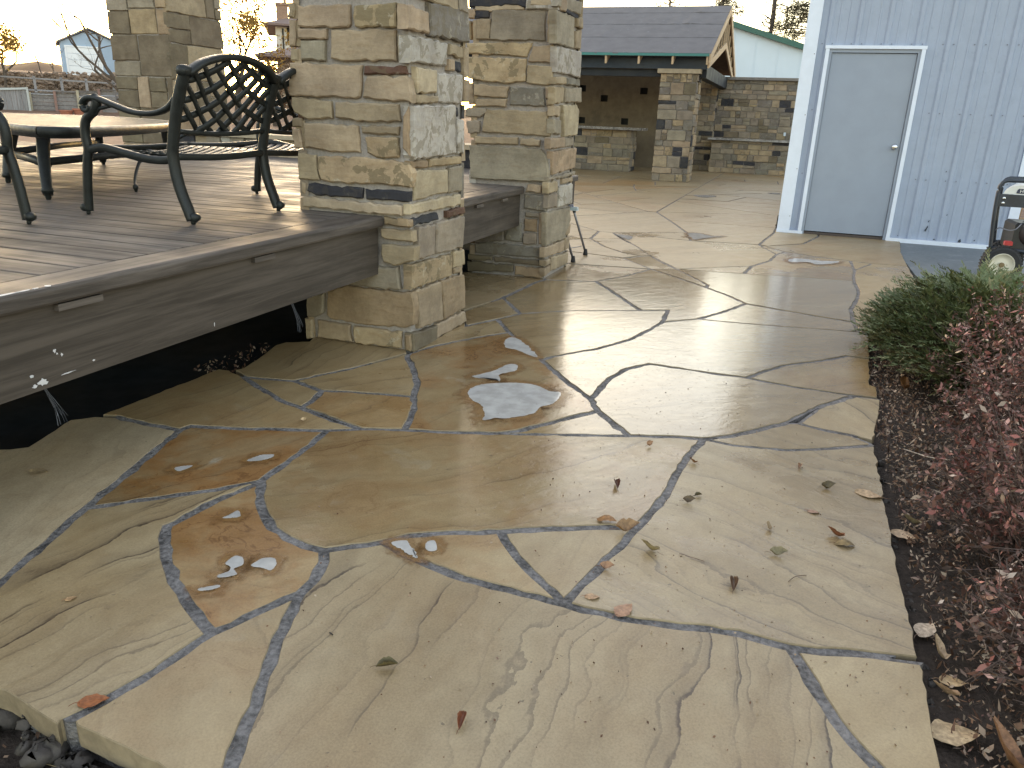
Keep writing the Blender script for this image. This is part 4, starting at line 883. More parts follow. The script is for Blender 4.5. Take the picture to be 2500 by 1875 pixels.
# white paint smears on fascia and edge, straps hanging below
for (yy,zz,w,h) in ((1.545,.425,.020,.012),(1.52,.420,.012,.006),(1.515,.452,.008,.005),(1.60,.505,.006,.008),(1.607,.495,.005,.005),(1.622,.488,.004,.006),(1.63,.428,.030,.0022),(1.37,.408,.005,.004),(2.28,.425,.0025,.010),(1.73,.440,.006,.003)):
    P=[(yy+w*math.cos(a)*dr.uniform(.25,1.1),zz+h*math.sin(a)*dr.uniform(.25,1.1)) for a in np.linspace(0,2*math.pi,14)[:-1]]
    MB().prism(P,lambda p:(XF-.001,p[0],p[1]),lambda p:(XF+.0015,p[0],p[1])).build('paint_smear',M['paint'],deck)
for (yy,w,h) in ((1.47,.05,.010),(1.52,.03,.006),(1.56,.012,.006),(1.60,.012,.010),(1.41,.03,.005)):
    P=[(-1.958+h*math.cos(a)*dr.uniform(.4,1),yy+w*math.sin(a)*dr.uniform(.5,1)) for a in np.linspace(0,2*math.pi,10)[:-1]]
    MB().prism(P,lambda p:(p[0],p[1],DZ+.0005),lambda p:(p[0],p[1],DZ+.002)).build('paint_smear',M['paint'],deck)
for yy,lab in ((1.56,'frayed clear strap hanging below the near deck fascia'),(2.79,'knotted clear strap hanging under the deck close to the nearest pillar')):
    mb=MB()
    for k in range(9):
        a=dr.uniform(-.010,.010); b=dr.uniform(-.02,.035)
        a*=.5; b*=.7
        mb.tube(crom([(-1.990+a,yy+a*.5,.403),(-1.985+a,yy+.010+b*.3,.37),(-1.98+a*1.5,yy+.025+b*.6,.325),(-1.975+a*2,yy+.03+b,.28+dr.uniform(-.015,.03))],4),.0022,.0008,4)
    tag(mb.build('strap',M['plastic']),lab,'strap')

# ================================================================= garden seat wall behind the deck
def stonework(name,boxes,label,cat,r,faces,dark=.12,big=1.0,cap=None,kind=None,rough=1.0):
    e=empty(name,boxes[0][0],label=label,cat=cat)
    for (a,b) in boxes: MB().box((a[0]+.02,a[1]+.02,a[2]),(b[0]-.02,b[1]-.02,b[2])).build('mortar_core',M['pmortar'],e)
    for (o,u,n,w,h) in faces:
        for P in ashlar(w,h,r,(.09*big,.20*big),(.16*big,.46*big),.012):
            put_stone(P,FR(o,u,n),mixkind(r,dark),e,r.uniform(-.004,.016),.035,r,rough,step=.12)
    for c in (cap or []):
        MB().box(*c[:2],.003).build(c[2],M[c[3]],e)
    return e
r4=random.Random(31)
stonework('seat_wall',[((-6.9,7.44,-.15),(-2.5,7.82,.88))],'low stone seat wall along the back of the deck behind the bench','wall',r4,[((-6.9,7.44,.45),(1,0,0),(0,-1,0),4.4,.43)],.1,1.0,[((-6.95,7.40,.88),(-4.6,7.87,.925),'capstone','cap'),((-4.59,7.40,.88),(-2.5,7.87,.925),'capstone','cap')])

# ================================================================= deck furniture
def loveseat(seats,label,cat,loc,rz,group=None):
    """cast bench; local x: front is -x, y along the bench, z up from the deck. Origin under the first rear leg."""
    e=empty('bench' if seats>1 else 'armchair',loc,rz,label=label,cat=cat)
    L=.625*seats; mi=M['iron']
    def side(y0,arm=True,front=True):
        rear=crom([(.0,y0,.018),(-.016,y0,.06),(-.055,y0,.17),(-.070,y0,.285),(-.058,y0,.36),(-.030,y0,.47),(.012,y0,.58),(.040,y0,.640)],5)
        MB().tube(rear,.054,.038,10,(1,0,0),sup=.7).build('rear_leg',mi,e,local=True,smooth=True)
        ft=MB(); ft.lathe([(.001,-.022),(.017,-.020),(.022,0),(.017,.020),(.001,.022)],(.014,y0,.030),'y',14); ft.lathe([(.009,0),(.011,.008),(.009,.020)],(.004,y0,.0),'z',10)
        ft.build('foot',mi,e,local=True,smooth=True)
        kn=MB(); kn.lathe([(.001,-.030),(.020,-.028),(.025,-.012),(.025,.012),(.020,.028),(.001,.030)],(.034,y0,.636),'y',16); kn.build('post_finial',mi,e,local=True,smooth=True)
        if front:
            fr=crom([(-.595,y0,.018),(-.590,y0,.07),(-.578,y0,.16),(-.560,y0,.25),(-.548,y0,.30),(-.553,y0,.36),(-.538,y0,.42),(-.486,y0,.462),(-.462,y0,.500),(-.478,y0,.520)],5)
            MB().tube(fr,.040,.036,10,(0,1,0),sup=.7).build('front_leg',mi,e,local=True,smooth=True)
            ft=MB(); ft.lathe([(.001,-.020),(.016,-.018),(.021,0),(.016,.018),(.001,.020)],(-.612,y0,.032),'y',14); ft.lathe([(.008,0),(.010,.008),(.008,.018)],(-.600,y0,.0),'z',10)
            ft.build('foot',mi,e,local=True,smooth=True)
            sr=crom([(-.548,y0,.290),(-.46,y0,.306),(-.34,y0,.288),(-.22,y0,.270),(-.12,y0,.268),(-.066,y0,.280)],5)
            MB().tube(sr,.030,.036,8,(0,0,1),sup=.6).build('seat_rail',mi,e,local=True,smooth=True)
        if arm:
            ar=crom([(-.022,y0,.53),(-.070,y0,.487),(-.15,y0,.462),(-.26,y0,.463),(-.37,y0,.490),(-.46,y0,.515),(-.515,y0,.513),(-.542,y0,.490),(-.535,y0,.466),(-.508,y0,.462),(-.497,y0,.478)],6)
            MB().tube(ar,.042,.026,10,(0,0,1),sup=.7,taper=(.9,1.0)).build('arm',mi,e,local=True,smooth=True)
            MB().tube(crom([(-.478,y0,.445),(-.455,y0,.470),(-.42,y0,.478),(-.375,y0,.487)],5),.016,.016,8).build('arm_brace',mi,e,local=True,smooth=True)
    ys=[L*k/seats for k in range(seats+1)]
    for k,yv in enumerate(ys): side(yv,k in (0,seats),k in (0,seats))
    def backx(z): return np.interp(z,[.39,.47,.58,.66,.72],[-.052,-.030,.012,.044,.062])
    for s in range(seats):
        a,b=ys[s]+.018,ys[s+1]-.018; m=(a+b)/2
        zt=lambda y_: .625+.085*max(0,1-((y_-m)/(.5*(b-a)))**2)**.75
        zb=lambda y_: .392-.012*(1-((y_-m)/(.5*(b-a)))**2)
        top=crom([(backx(zt(y_)),y_,zt(y_)) for y_ in np.linspace(a,b,11)],3)
        MB().tube(top,.030,.058,8,(1,0,0),sup=.6).build('crest_rail',mi,e,local=True,smooth=True)
        bot=crom([(backx(zb(y_)),y_,zb(y_)) for y_ in np.linspace(a,b,7)],3)
        MB().tube(bot,.024,.034,8,(1,0,0),sup=.7).build('back_rail',mi,e,local=True,smooth=True)
        # woven lattice: strips that bow, cut to the panel
        for fam in (1,-1):
            for q in range(-4,8):
                pts=[]
                for t in np.linspace(0,1,22):
                    yy=a+(b-a)*t if fam==1 else b-(b-a)*t
                    zz=.36+(q*.080)+.40*(t**1.18)-.05*math.sin(math.pi*t)
                    if zb(yy)-.004<zz<zt(yy)+.004: pts.append((backx(zz)+.004*fam*math.cos(18*t),yy,zz))
                    elif pts: break
                if len(pts)>=3: MB().tube(pts,.030,.007,6,(1,0,0),sup=.5).build('lattice_strip',mi,e,local=True,smooth=True)
        # seat: dished pan of woven straps with openings
        def seatz(x,y_): 
            u=(x+.30)/.26; w=(y_-m)/(.5*(b-a)); return .300-.020*(1-u*u)*(1-w*w)-.010*(1-w*w)
        for q in range(11):
            c=-.535+q*.046
            pts=[]
            for t in np.linspace(0,1,13):
                yy=a+(b-a)*t; x=c+.055*(1-(2*t-1)**2)
                if -.545<x<-.062: pts.append((x,yy,seatz(x,yy)))
            if len(pts)>2: MB().tube(pts,.031,.006,6,(0,0,1),sup=.5).build('seat_strap',mi,e,local=True,smooth=True)
        for q in range(9):
            yy=a+(b-a)*(q+.5)/9
            pts=[(x,yy+.04*math.sin((x+.3)*4)*(1 if q%2 else -1),seatz(x,yy)-.003) for x in np.linspace(-.545,-.07,9)]
            MB().tube(pts,.030,.006,6,(0,0,1),sup=.5).build('seat_strap',mi,e,local=True,smooth=True)
        MB().tube(crom([(-.552,a-.018,.300),(-.566,m,.292),(-.552,b+.018,.300)],6),.030,.034,8,sup=.6).build('seat_front_rail',mi,e,local=True,smooth=True)
        MB().tube(crom([(-.066,a-.018,.286),(-.060,m,.276),(-.066,b+.018,.286)],6),.026,.032,8,sup=.6).build('seat_back_rail',mi,e,local=True,smooth=True)
    return e
loveseat(2,'dark cast metal bench with woven lattice back facing the low table','bench',(-2.492,2.80,DZ+.001),0)
loveseat(1,'dark cast metal armchair at the left edge of the picture, its front leg showing','armchair',(-3.622,2.43,DZ+.001),math.pi)
# low table
tb=empty('low_table',(-4.6,4.0,DZ+.001),label='dark low metal table with slatted top in front of the bench',cat='table')
TP=[(-3.43,2.90),(-3.44,3.25),(-3.98,4.28),(-4.70,5.10),(-5.9,5.55),(-6.3,4.95),(-5.3,3.95),(-4.35,3.35)]
if area(TP)<0: TP=TP[::-1]
TZ=1.083
ring=smoothpoly(TP,6); ring3=[(x,y,TZ-.025) for x,y in ring]+[(ring[0][0],ring[0][1],TZ-.025)]
MB().tube(ring3,.050,.050,10,sup=.7,cap=False).build('rim',M['iron'],tb,smooth=True)
MB().tube([(x,y,z-.02) for x,y,z in ring3],.036,.024,8,cap=False).build('apron',M['iron'],tb,smooth=True)
sl=0
ang=R(24); ca,sa=math.cos(ang),math.sin(ang)
for q in np.arange(-2.6,2.6,.085):
    ts=[]
    n=len(ring)
    for i in range(n):
        p=(ring[i][0]+4.6,ring[i][1]-4.1); w=(ring[(i+1)%n][0]+4.6,ring[(i+1)%n][1]-4.1)
        dp=-p[0]*sa+p[1]*ca-q; dw=-w[0]*sa+w[1]*ca-q
        if dp*dw<0: t=dp/(dp-dw); x,y_=p[0]+(w[0]-p[0])*t,p[1]+(w[1]-p[1])*t; ts.append(x*ca+y_*sa)
    if len(ts)==2 and abs(ts[0]-ts[1])>.1:
        a,b=sorted(ts); mb=MB(); c=[(a,q-.028),(b,q-.028),(b,q+.028),(a,q+.028)]
        c=[(-4.6+u*ca-v_*sa,4.1+u*sa+v_*ca) for u,v_ in c]
        mb.prism(c,lambda p:(p[0],p[1],TZ-.014),lambda p:(p[0],p[1],TZ-.003)); sl+=1; mb.build('table_slat',M['slat' if sl%2 else 'slatd'],tb)
for (x,y_,x2,y2) in ((-3.71,3.12,-3.84,3.26),(-4.62,3.62,-4.62,3.72),(-4.2,4.6,-4.25,4.6),(-5.5,5.2,-5.4,5.1)):
    mb=MB(); mb.tube(crom([(x,y_,DZ+.03),((x+x2)/2-.01,(y_+y2)/2,DZ+.19),(x2,y2,TZ-.04)],5),.060,.060,10,sup=.6,taper=(.85,1.1))
    mb.build('leg',M['iron'],tb,smooth=True)
    MB().lathe([(.012,0),(.016,.010),(.014,.030),(.030,.040),(.030,.06)],(x,y_,DZ+.001),'z',12).build('foot',M['iron'],tb,smooth=True)
for a,b in (((-3.80,3.22,.885),(-4.22,4.6,.885)),((-3.80,3.22,.872),(-4.62,3.68,.872)),((-4.62,3.68,.885),(-5.45,5.12,.885))):
    MB().tube([a,((a[0]+b[0])/2,(a[1]+b[1])/2,a[2]+.006),b],.042,.042,8,sup=.6).build('stretcher',M['iron'],tb,smooth=True)
MB().tube(crom([(-3.60,4.10,TZ-.04),(-3.72,4.02,TZ-.12),(-3.80,3.9,TZ-.2),(-3.79,3.83,TZ-.26),(-3.74,3.75,TZ-.33),(-3.68,3.69,DZ+.022)],5),.018,.022,8).build('curved_brace',M['iron'],tb,smooth=True)
MB().lathe([(.008,0),(.010,.01),(.016,.02),(.016,.035),(.008,.045)],(-3.68,3.69,DZ+.001),'z',10).build('foot',M['iron'],tb,smooth=True)

# ================================================================= folding stand beside the second pillar
fs_=empty('folding_stand',(-1.93,6.86,0),label='grey folding stand with rubber feet half hidden beside the second pillar',cat='folding stand')
for y0,zt in ((6.64,.40),(7.08,.455)):
    MB().tube([(-1.748,y0,.03),(-1.885,y0+.004,.40),(-1.905,y0+.004,zt)],.021,n=12).build('leg',M['steel'],fs_,smooth=True)
    MB().tube([(-2.31,y0,.03),(-2.02,y0,.42)],.021,n=12).build('leg',M['steel'],fs_,smooth=True)
    for x in (-1.746,-2.312): MB().lathe([(.021,0),(.022,.012),(.015,.05),(.013,.055)],(x,y0,.001),'z',12).build('rubber_foot',M['black'],fs_,smooth=True)
    MB().box((-1.945,y0-.035,.405),(-1.848,y0+.035,.435),.003).build('bracket',M['clamp'],fs_)
    MB().lathe([(.014,0),(.016,.012),(.014,.02)],(-1.880,y0+.003,.383),'z',10).build('collar',M['black'],fs_)
MB().tube([(-1.785,6.64,.12),(-1.772,7.08,.085)],.007,n=6).build('cross_wire',M['steel'],fs_)
MB().box((-2.03,6.61,.437),(-1.90,7.12,.455)).build('top_rail',M['steel'],fs_)
# ================================================================= metal shed
YS=10.05
shed=empty('metal_shed',(1.2,YS,0),label='pale blue-grey ribbed metal shed with a plain grey door',cat='shed')
def ribbed(x0,x1,z0,z1,name='wall_panel',pitch=.305,phase=0.0):
    xs=[]; x=x0
    prof=[(0,0),(.018,.020),(.052,.020),(.070,0),(.118,0),(.124,.005),(.140,.005),(.146,0),(.218,0),(.224,.005),(.240,.005),(.246,0)]
    k=math.floor((x0-phase)/pitch)
    pts=[]
    while phase+k*pitch<x1+.01:
        for a,d in prof: pts.append((phase+k*pitch+a,d))
        k+=1
    out=[]
    for i in range(len(pts)-1):
        (a,da),(b,db)=pts[i],pts[i+1]
        if b<=x0 or a>=x1: continue
        fa=max(a,x0); fb=min(b,x1); ia=da+(db-da)*(fa-a)/(b-a); ib=da+(db-da)*(fb-a)/(b-a)
        if not out: out.append((fa,ia))
        out.append((fb,ib))
    mb=MB(); n=len(out); wob=[random.Random(int(p[0]*1e4)).uniform(-.0012,.0012) for p in out]
    for z in np.linspace(z0,z1,5): mb.v.extend([(x+wob[i]*math.sin(z*2.1+i),YS-d+wob[i]*math.sin(z*3+i),z) for i,(x,d) in enumerate(out)])
    for r_ in range(4):
        for i in range(n-1): a=r_*n+i; mb.f.append((a,a+1,a+n+1,a+n))
    return mb.build(name,M['siding'],shed)
PH=.105-.305
ZT=3.5
ribbed(.040,.136,.035,ZT,phase=PH); ribbed(.136,1.148,2.072,ZT,phase=PH); ribbed(1.148,1.72,.035,ZT,phase=PH); ribbed(1.72,2.31,.035,ZT,phase=PH)
MB().box((-.085,YS+.012,-.1),(.196,YS+.06,ZT)).box((1.09,YS+.012,-.1),(2.33,YS+.06,ZT)).box((.196,YS+.012,2.03),(1.09,YS+.06,ZT)).build('inner_wall',M['siding'],shed)
MB().box((-.10,YS+.06,-.1),(-.06,16,ZT)).box((2.30,YS+.06,-.1),(2.34,16,ZT)).box((-.06,15.96,-.1),(2.30,16,ZT)).build('wall',M['siding'],shed)
MB().box((-.105,YS-.045,.028),(.040,YS+.012,ZT)).build('corner_trim',M['trim'],shed); MB().box((2.30,YS-.045,.028),(2.40,YS+.012,ZT)).build('corner_trim',M['trim'],shed)
MB().box((-.108,YS-.052,-.02),(.190,YS+.010,.034)).build('base_flashing',M['trim'],shed); MB().box((1.110,YS-.052,-.03),(2.41,YS+.010,.034)).build('base_flashing',M['trim'],shed)
mb=MB(); mb.prism([(-.5,ZT),(1.12,ZT+.55),(2.75,ZT)],lambda p:(p[0],YS-.3,p[1]),lambda p:(p[0],16.3,p[1])); mb.build('roof',M['trim'],shed)
MB().box((.136,YS-.050,.0),(.176,YS+.015,2.056)).build('door_casing',M['trim'],shed); MB().box((1.112,YS-.050,.0),(1.152,YS+.015,2.056)).build('door_casing',M['trim'],shed)
MB().box((.128,YS-.053,2.056),(1.160,YS+.015,2.090)).build('door_casing',M['trim'],shed)
MB().box((.176,YS-.030,.0),(.206,YS+.03,2.056)).box((1.082,YS-.030,.0),(1.112,YS+.03,2.056)).box((.206,YS-.030,2.018),(1.082,YS+.03,2.056)).build('door_frame',M['door'],shed)
MB().box((.206,YS-.012,.0),(1.082,YS+.03,.030)).build('door_sill',plain('dark_sill',(.06,.045,.04),.6),shed)
dr_=MB().bevbox((.210,YS-.008,.040),(1.078,YS+.034,2.012),.001).build('door',M['door'],shed)
MB().lathe([(.034,0),(.034,.006),(.016,.010),(.014,.030),(.026,.038),(.031,.052),(.027,.066),(.010,.071)],(1.022,YS-.008,1.04),'y',24).build('door_knob',M['chrome'],dr_,smooth=True)
kn=[o for o in bpy.data.objects if o.name.startswith('door_knob')][0]
# lathe along +y: turn it so that the knob points out of the wall
for v in kn.data.vertices: pass
sc=MB()
for z in (.70,1.41,2.11,2.78):
    k=0; x=PH
    while x<2.3:
        for dx in (-.018,.088):
            xx=x+dx
            if .05<xx<2.28 and not (.13<xx<1.155 and z<2.1): sc.lathe([(.007,0),(.006,.004),(.002,.006)],(xx,YS-.008,z),'y',6)
        x+=.305
for z in (.2,.75,1.35,2.0,2.6): sc.lathe([(.006,0),(.005,.004),(.002,.006)],(.022,YS-.046,z),'y',6)
sc.build('screw',M['steel'],shed,kind='stuff')
def s4(u,v): return (u,v)
cr=random.Random(3)
for x,z,w,h in ((1.52,.16,.010,.045),(1.53,.25,.006,.014),(1.88,.05,.018,.035),(1.99,.12,.009,.022),(1.80,.58,.006,.012),(1.34,.07,.010,.010),(1.62,.05,.012,.010),(2.03,.07,.010,.012),(1.97,.03,.010,.010),(1.70,.33,.006,.012),(1.60,.80,.005,.008),(1.24,.06,.006,.006)):
    P=[(x+w*math.cos(a)*cr.uniform(.4,1.1)+h*.25*math.sin(a),z+h*math.sin(a)*cr.uniform(.4,1.1)) for a in np.linspace(0,2*math.pi,10)[:-1]]
    MB().prism(P,lambda p:(p[0],YS-.0005,p[1]),lambda p:(p[0],YS-.0085,p[1])).build('paint_chip',M['frame'],shed)

# ================================================================= shelter with bar, far terrace walls
r5=random.Random(41)
BP=pier('stone_pillar',-2.95,-2.18,17.5,18.27,2.19,'stone pillar with a pale capstone at the front corner of the roofed shelter','pillar',None,None,0,r5,.12,'fs',1.0,True,.9,-.13)
r6=random.Random(42)
stonework('bar_counter',[((-8.2,20.0,-.12),(-3.96,20.7,1.0))],'stone-faced bar counter with a granite top under the shelter roof','bar counter',r6,[((-8.2,20.0,0),(1,0,0),(0,-1,0),4.24,1.0),((-3.96,20.0,0),(0,1,0),(1,0,0),.7,1.0)],.12,1.0,[((-8.25,19.78,1.0),(-3.72,20.85,1.06),'granite_top','granite')],None,.8)
r7=random.Random(43)
stonework('terrace_wall',[((-3.45,22.9,-.12),(1.6,23.3,2.36)),((-2.75,22.62,-.12),(-2.25,22.9,2.34))],'tall dark stone wall of the far terrace between shelter and shed','wall',r7,[((-3.45,22.9,0),(1,0,0),(0,-1,0),.70,2.36),((-2.25,22.9,0),(1,0,0),(0,-1,0),2.6,2.36),((-2.75,22.62,0),(1,0,0),(0,-1,0),.5,2.34),((-2.25,22.62,0),(0,1,0),(1,0,0),.28,2.34)],.12,1.0,[((-3.5,22.82,2.362),(-2.15,23.35,2.43),'capstone','wcap'),((-2.14,22.82,2.362),(-1.05,23.35,2.43),'capstone','wcap'),((-1.04,22.82,2.362),(1.6,23.35,2.43),'capstone','wcap'),((-.42,22.86,.985),(-.36,22.882,1.075),'outlet_cover','white')],None,.8)
r8=random.Random(44)
stonework('stone_counter',[((-2.20,22.1,-.12),(.6,22.60,.83))],'stone side counter with a granite ledge built against the tall terrace wall','counter',r8,[((-2.20,22.1,0),(1,0,0),(0,-1,0),2.4,.83),((-2.20,22.6,0),(0,-1,0),(-1,0,0),.5,.83)],.12,1.0,[((-2.30,22.0,.83),(.65,22.62,.885),'granite_ledge','granite')],None,.8)

sh=empty('shelter',(-5.2,20.4,0),label='open shelter with a grey felted gable roof over the outdoor bar',cat='shelter')
XE=-1.95; XW=-9.2; EY,RY,BY=17.2,20.4,23.6; EZ,RZ=2.55,3.83
def roofpt(t): return EY+(RY-EY)*t, EZ+(RZ-EZ)*t
def slab(x0,x1,t0,t1,lift,th=.02):
    y0,z0=roofpt(t0); y1,z1=roofpt(t1); mb=MB()
    mb.add([(x0,y0,z0+lift),(x1,y0,z0+lift),(x1,y1,z1+lift*.3),(x0,y1,z1+lift*.3),(x0,y0,z0+lift-th),(x1,y0,z0+lift-th),(x1,y1,z1+lift*.3-th),(x0,y1,z1+lift*.3-th)],[(0,1,2,3),(7,6,5,4),(0,4,5,1),(1,5,6,2),(2,6,7,3),(3,7,4,0)]); return mb
slab(XW,XE,0,1,.0,.05).build('roof_deck',M['ply'],sh)
y0b,z0b=BY,EZ
mb=MB(); mb.add([(XW,RY,RZ),(XE,RY,RZ),(XE,BY,EZ),(XW,BY,EZ),(XW,RY,RZ-.05),(XE,RY,RZ-.05),(XE,BY,EZ-.05),(XW,BY,EZ-.05)],[(0,1,2,3),(7,6,5,4),(0,4,5,1),(1,5,6,2),(2,6,7,3),(3,7,4,0)]); mb.build('roof_deck',M['ply'],sh)
wr=random.Random(6)
for t0,t1 in ((0.0,.31),(.30,.59),(.58,.85),(.84,1.0)):
    mb=MB(); n=46; y0,z0=roofpt(t0-.006); y1,z1=roofpt(min(1,t1)); 
    lifts=[.016+.008*wr.random()+(.022*wr.random() if wr.random()<.22 and t0>0 else 0) for _ in range(n+1)]
    wav=[wr.uniform(-.012,.012) for _ in range(n+1)]
    for i in range(n+1):
        x=XW-.02+(XE-XW+.05)*i/n
        mb.v+= [(x,y0+wav[i],z0+wav[i]*.4+lifts[i]),(x,y0+wav[i]+.05,z0+wav[i]*.4+.025+lifts[i]*.8),(x,y1,z1+.012),(x,y0+wav[i],z0+wav[i]*.4+.002)]
    for i in range(n):
        a=4*i; b=a+4; mb.f+=[(a,b,b+1,a+1),(a+1,b+1,b+2,a+2),(a+3,b+3,b,a)]
    mb.build('felt_strip',M['felt'],sh)
MB().box((XW,EY-.03,EZ-.045),(XE,EY+.02,EZ+.006)).build('drip_edge',M['teal'],sh)
for k in range(11):
    x=-1.985-.70*k
    mb=MB(); y0,z0=roofpt(.0); y1,z1=roofpt(.30)
    mb.prism([(EY-.005,EZ-.05),(EY+.01,EZ-.20),(EY+.52,EZ-.06+.12),(EY+.52,EZ+.15)],lambda p:(x-.02,p[0],p[1]),lambda p:(x+.02,p[0],p[1])); mb.build('rafter_tail',M['lumber'],sh)
MB().box((XW,17.52,2.28),(-2.0,17.60,2.60)).build('eave_beam',M['navy'],sh)
MB().box((XW,17.66,2.13),(-2.02,17.80,2.278)).build('lower_beam',plain('dark_beam',(.008,.012,.018),.6),sh)
MB().box((-2.25,17.82,2.13),(-2.05,23.4,2.40)).build('side_beam',plain('dark_side_beam',(.010,.014,.020),.6),sh)
def rake(ye,ze,yr,zr,x,w,d,mat,name):
    L=math.hypot(yr-ye,zr-ze); ny,nz=-(zr-ze)/L,(yr-ye)/L
    if nz<0: ny,nz=-ny,-nz
    mb=MB(); mb.prism([(ye,ze),(yr,zr),(yr-ny*d*0,zr-d),(ye,ze-d)],lambda p:(x,p[0],p[1]),lambda p:(x+w,p[0],p[1])); return mb.build(name,mat,sh)
for x in (XE,):
    rake(EY-.02,EZ,RY,RZ,x,.038,.17,M['lumber'],'barge_rafter'); rake(BY+.02,EZ,RY,RZ,x,.038,.17,M['lumber'],'barge_rafter')
    rake(EY+.1,EZ-.13,RY,RZ-.78,x-.03,.036,.13,M['lumber'],'scissor_rafter'); rake(BY-.1,EZ-.13,RY,RZ-.78,x-.03,.036,.13,M['lumber'],'scissor_rafter')
    for t in (.22,.38,.54,.70,.86):
        for s in (1,-1):
            yy=RY-s*(RY-EY)*(1-t); zt=EZ+(RZ-EZ)*t-.16; zb=EZ-.13+(RZ-.78-EZ+.13)*((t*(RY-EY)-.1)/(RY-EY-.1))
            MB().box((x-.034,yy-.02,zb),(x-.002,yy+.02,zt)).build('truss_stud',M['lumber'],sh)
    MB().box((x-.036,RY-.02,RZ-.80),(x-.002,RY+.02,RZ-.16)).build('truss_stud',M['lumber'],sh)
mb=MB(); mb.prism([(EY+.5,2.42),(BY-.5,2.42),(RY,RZ-.80)],lambda p:(-2.62,p[0],p[1]),lambda p:(-2.58,p[0],p[1])); mb.build('gable_panel',M['ply'],sh)
# parged back wall with square recesses
xs=[XW]; holes=[(-5.95,2.04),(-5.31,1.79),(-4.21,2.01),(-4.68,1.20),(-5.92,1.19),(-7.1,1.75),(-7.9,2.0)]
YB=22.5; hw,hh=.10,.085
gx=sorted({XW,-3.46}|{a+s*hw for a,_ in holes for s in (1,-1)}); gzs=sorted({-.1,2.62}|{b+s*hh for _,b in holes for s in (1,-1)})
mb=MB()
for i in range(len(gx)-1):
    for j in range(len(gzs)-1):
        cx,cz=(gx[i]+gx[i+1])/2,(gzs[j]+gzs[j+1])/2
        if any(abs(cx-a)<hw and abs(cz-b)<hh for a,b in holes): continue
        mb.add([(gx[i],YB,gzs[j]),(gx[i+1],YB,gzs[j]),(gx[i+1],YB,gzs[j+1]),(gx[i],YB,gzs[j+1])],[(0,1,2,3)])
mb.build('back_wall',M['plaster'],sh)
MB().box((XW,YB+.16,-.1),(-3.46,YB+.3,2.62)).build('back_wall_core',M['plaster'],sh)
for a,b in holes:
    mb=MB(); q=[(a-hw,b-hh),(a+hw,b-hh),(a+hw,b+hh),(a-hw,b+hh)]
    mb.add([(x,YB,z) for x,z in q]+[(x,YB+.14,z) for x,z in q],[(4,5,6,7)]+[(k,4+k,4+(k+1)%4,(k+1)%4) for k in range(4)]); mb.build('wall_recess',M['recess'],sh)

# white steel building behind the terrace wall
wb=empty('white_building',(-4.6,32,0),label='white metal building with a dark green roof edge behind the terrace wall',cat='building')
def wz(x): return 5.15-.295*abs(x+4.6)
mb=MB(); mb.prism([(-12,-.2),(9,-.2),(9,wz(9)),(-4.6,wz(-4.6)),(-12,wz(-12))],lambda p:(p[0],44,p[1]),lambda p:(p[0],32,p[1])); mb.build('wall',M['white'],wb)
for s,(xa,xb) in enumerate(((-12.3,-4.6),(-4.6,9.3))):
    mb=MB(); mb.prism([(xa,wz(xa)-.02),(xb,wz(xb)-.02),(xb,wz(xb)+.17),(xa,wz(xa)+.17)],lambda p:(p[0],44.3,p[1]),lambda p:(p[0],31.8,p[1])); mb.build('roof',M['green'],wb)
for k in range(26): 
    x=-11.6+.8*k; MB().box((x,31.985,-.1),(x+.03,31.999,wz(x)-.08)).build('wall_rib',M['white'],wb)

# ================================================================= far garden on the left
FD=Vector((-.755,.656,0)); FL=Vector((.656,.755,0))       # away from and across the view to the far left
def fp(d,l,z): p=FD*d+FL*l; return (p.x,p.y,z)
def az2l(u,d): # lateral offset for an image column on the far left, from the known direction of the camera's view
    return None
def fbox(mb,d0,d1,l0,l1,z0,z1):
    q=[(d0,l0),(d0,l1),(d1,l1),(d1,l0)]
    return mb.add([fp(d,l,z0) for d,l in q]+[fp(d,l,z1) for d,l in q],[(0,3,2,1),(4,5,6,7),(0,1,5,4),(1,2,6,5),(2,3,7,6),(3,0,4,7)])
# fence corner points measured on the ground: lateral offsets at 60 m
def lat(x,y): return x*FL.x+y*FL.y
LA=[lat(-47,37.29),lat(-46.05,38.46),lat(-45.16,39.51),lat(-44.29,40.48),lat(-43.44,41.39),lat(-42.71,42.14),lat(-41.9,43.0)]
fe=empty('board_fence',fp(60,LA[0]-1.5,0),label='grey upright board fence with a pale top rail at the far left',cat='fence')
n=14
for k in range(n):
    a=LA[0]-2.6+(LA[1]-LA[0]+2.5)*k/n; b=LA[0]-2.6+(LA[1]-LA[0]+2.5)*(k+1)/n
    mb=MB(); fbox(mb,60,60.04,a+.008,b-.008,.1,1.60+.018*k); mb.build('fence_board',M['fence'],fe)
mb=MB(); q=[(LA[0]-2.65,1.44),(LA[1]-.08,1.74),(LA[1]-.08,1.86),(LA[0]-2.65,1.56)]
mb.prism(q,lambda p:fp(59.96,p[0],p[1]),lambda p:fp(59.88,p[0],p[1])); mb.build('top_rail',plain('pale_rail',(.48,.50,.49),.7),fe)
mb=MB(); fbox(mb,59.85,60.08,LA[1]-.1,LA[1]+.02,.1,1.88); mb.build('end_post',plain('pale_end_post',(.45,.46,.44),.7),fe)
fe2=empty('plank_fence',fp(60.3,LA[2],0),label='weathered fence of level planks between tan and reddish posts beyond the deck',cat='fence')
tops=[1.50,1.62,1.72,1.86,1.86]
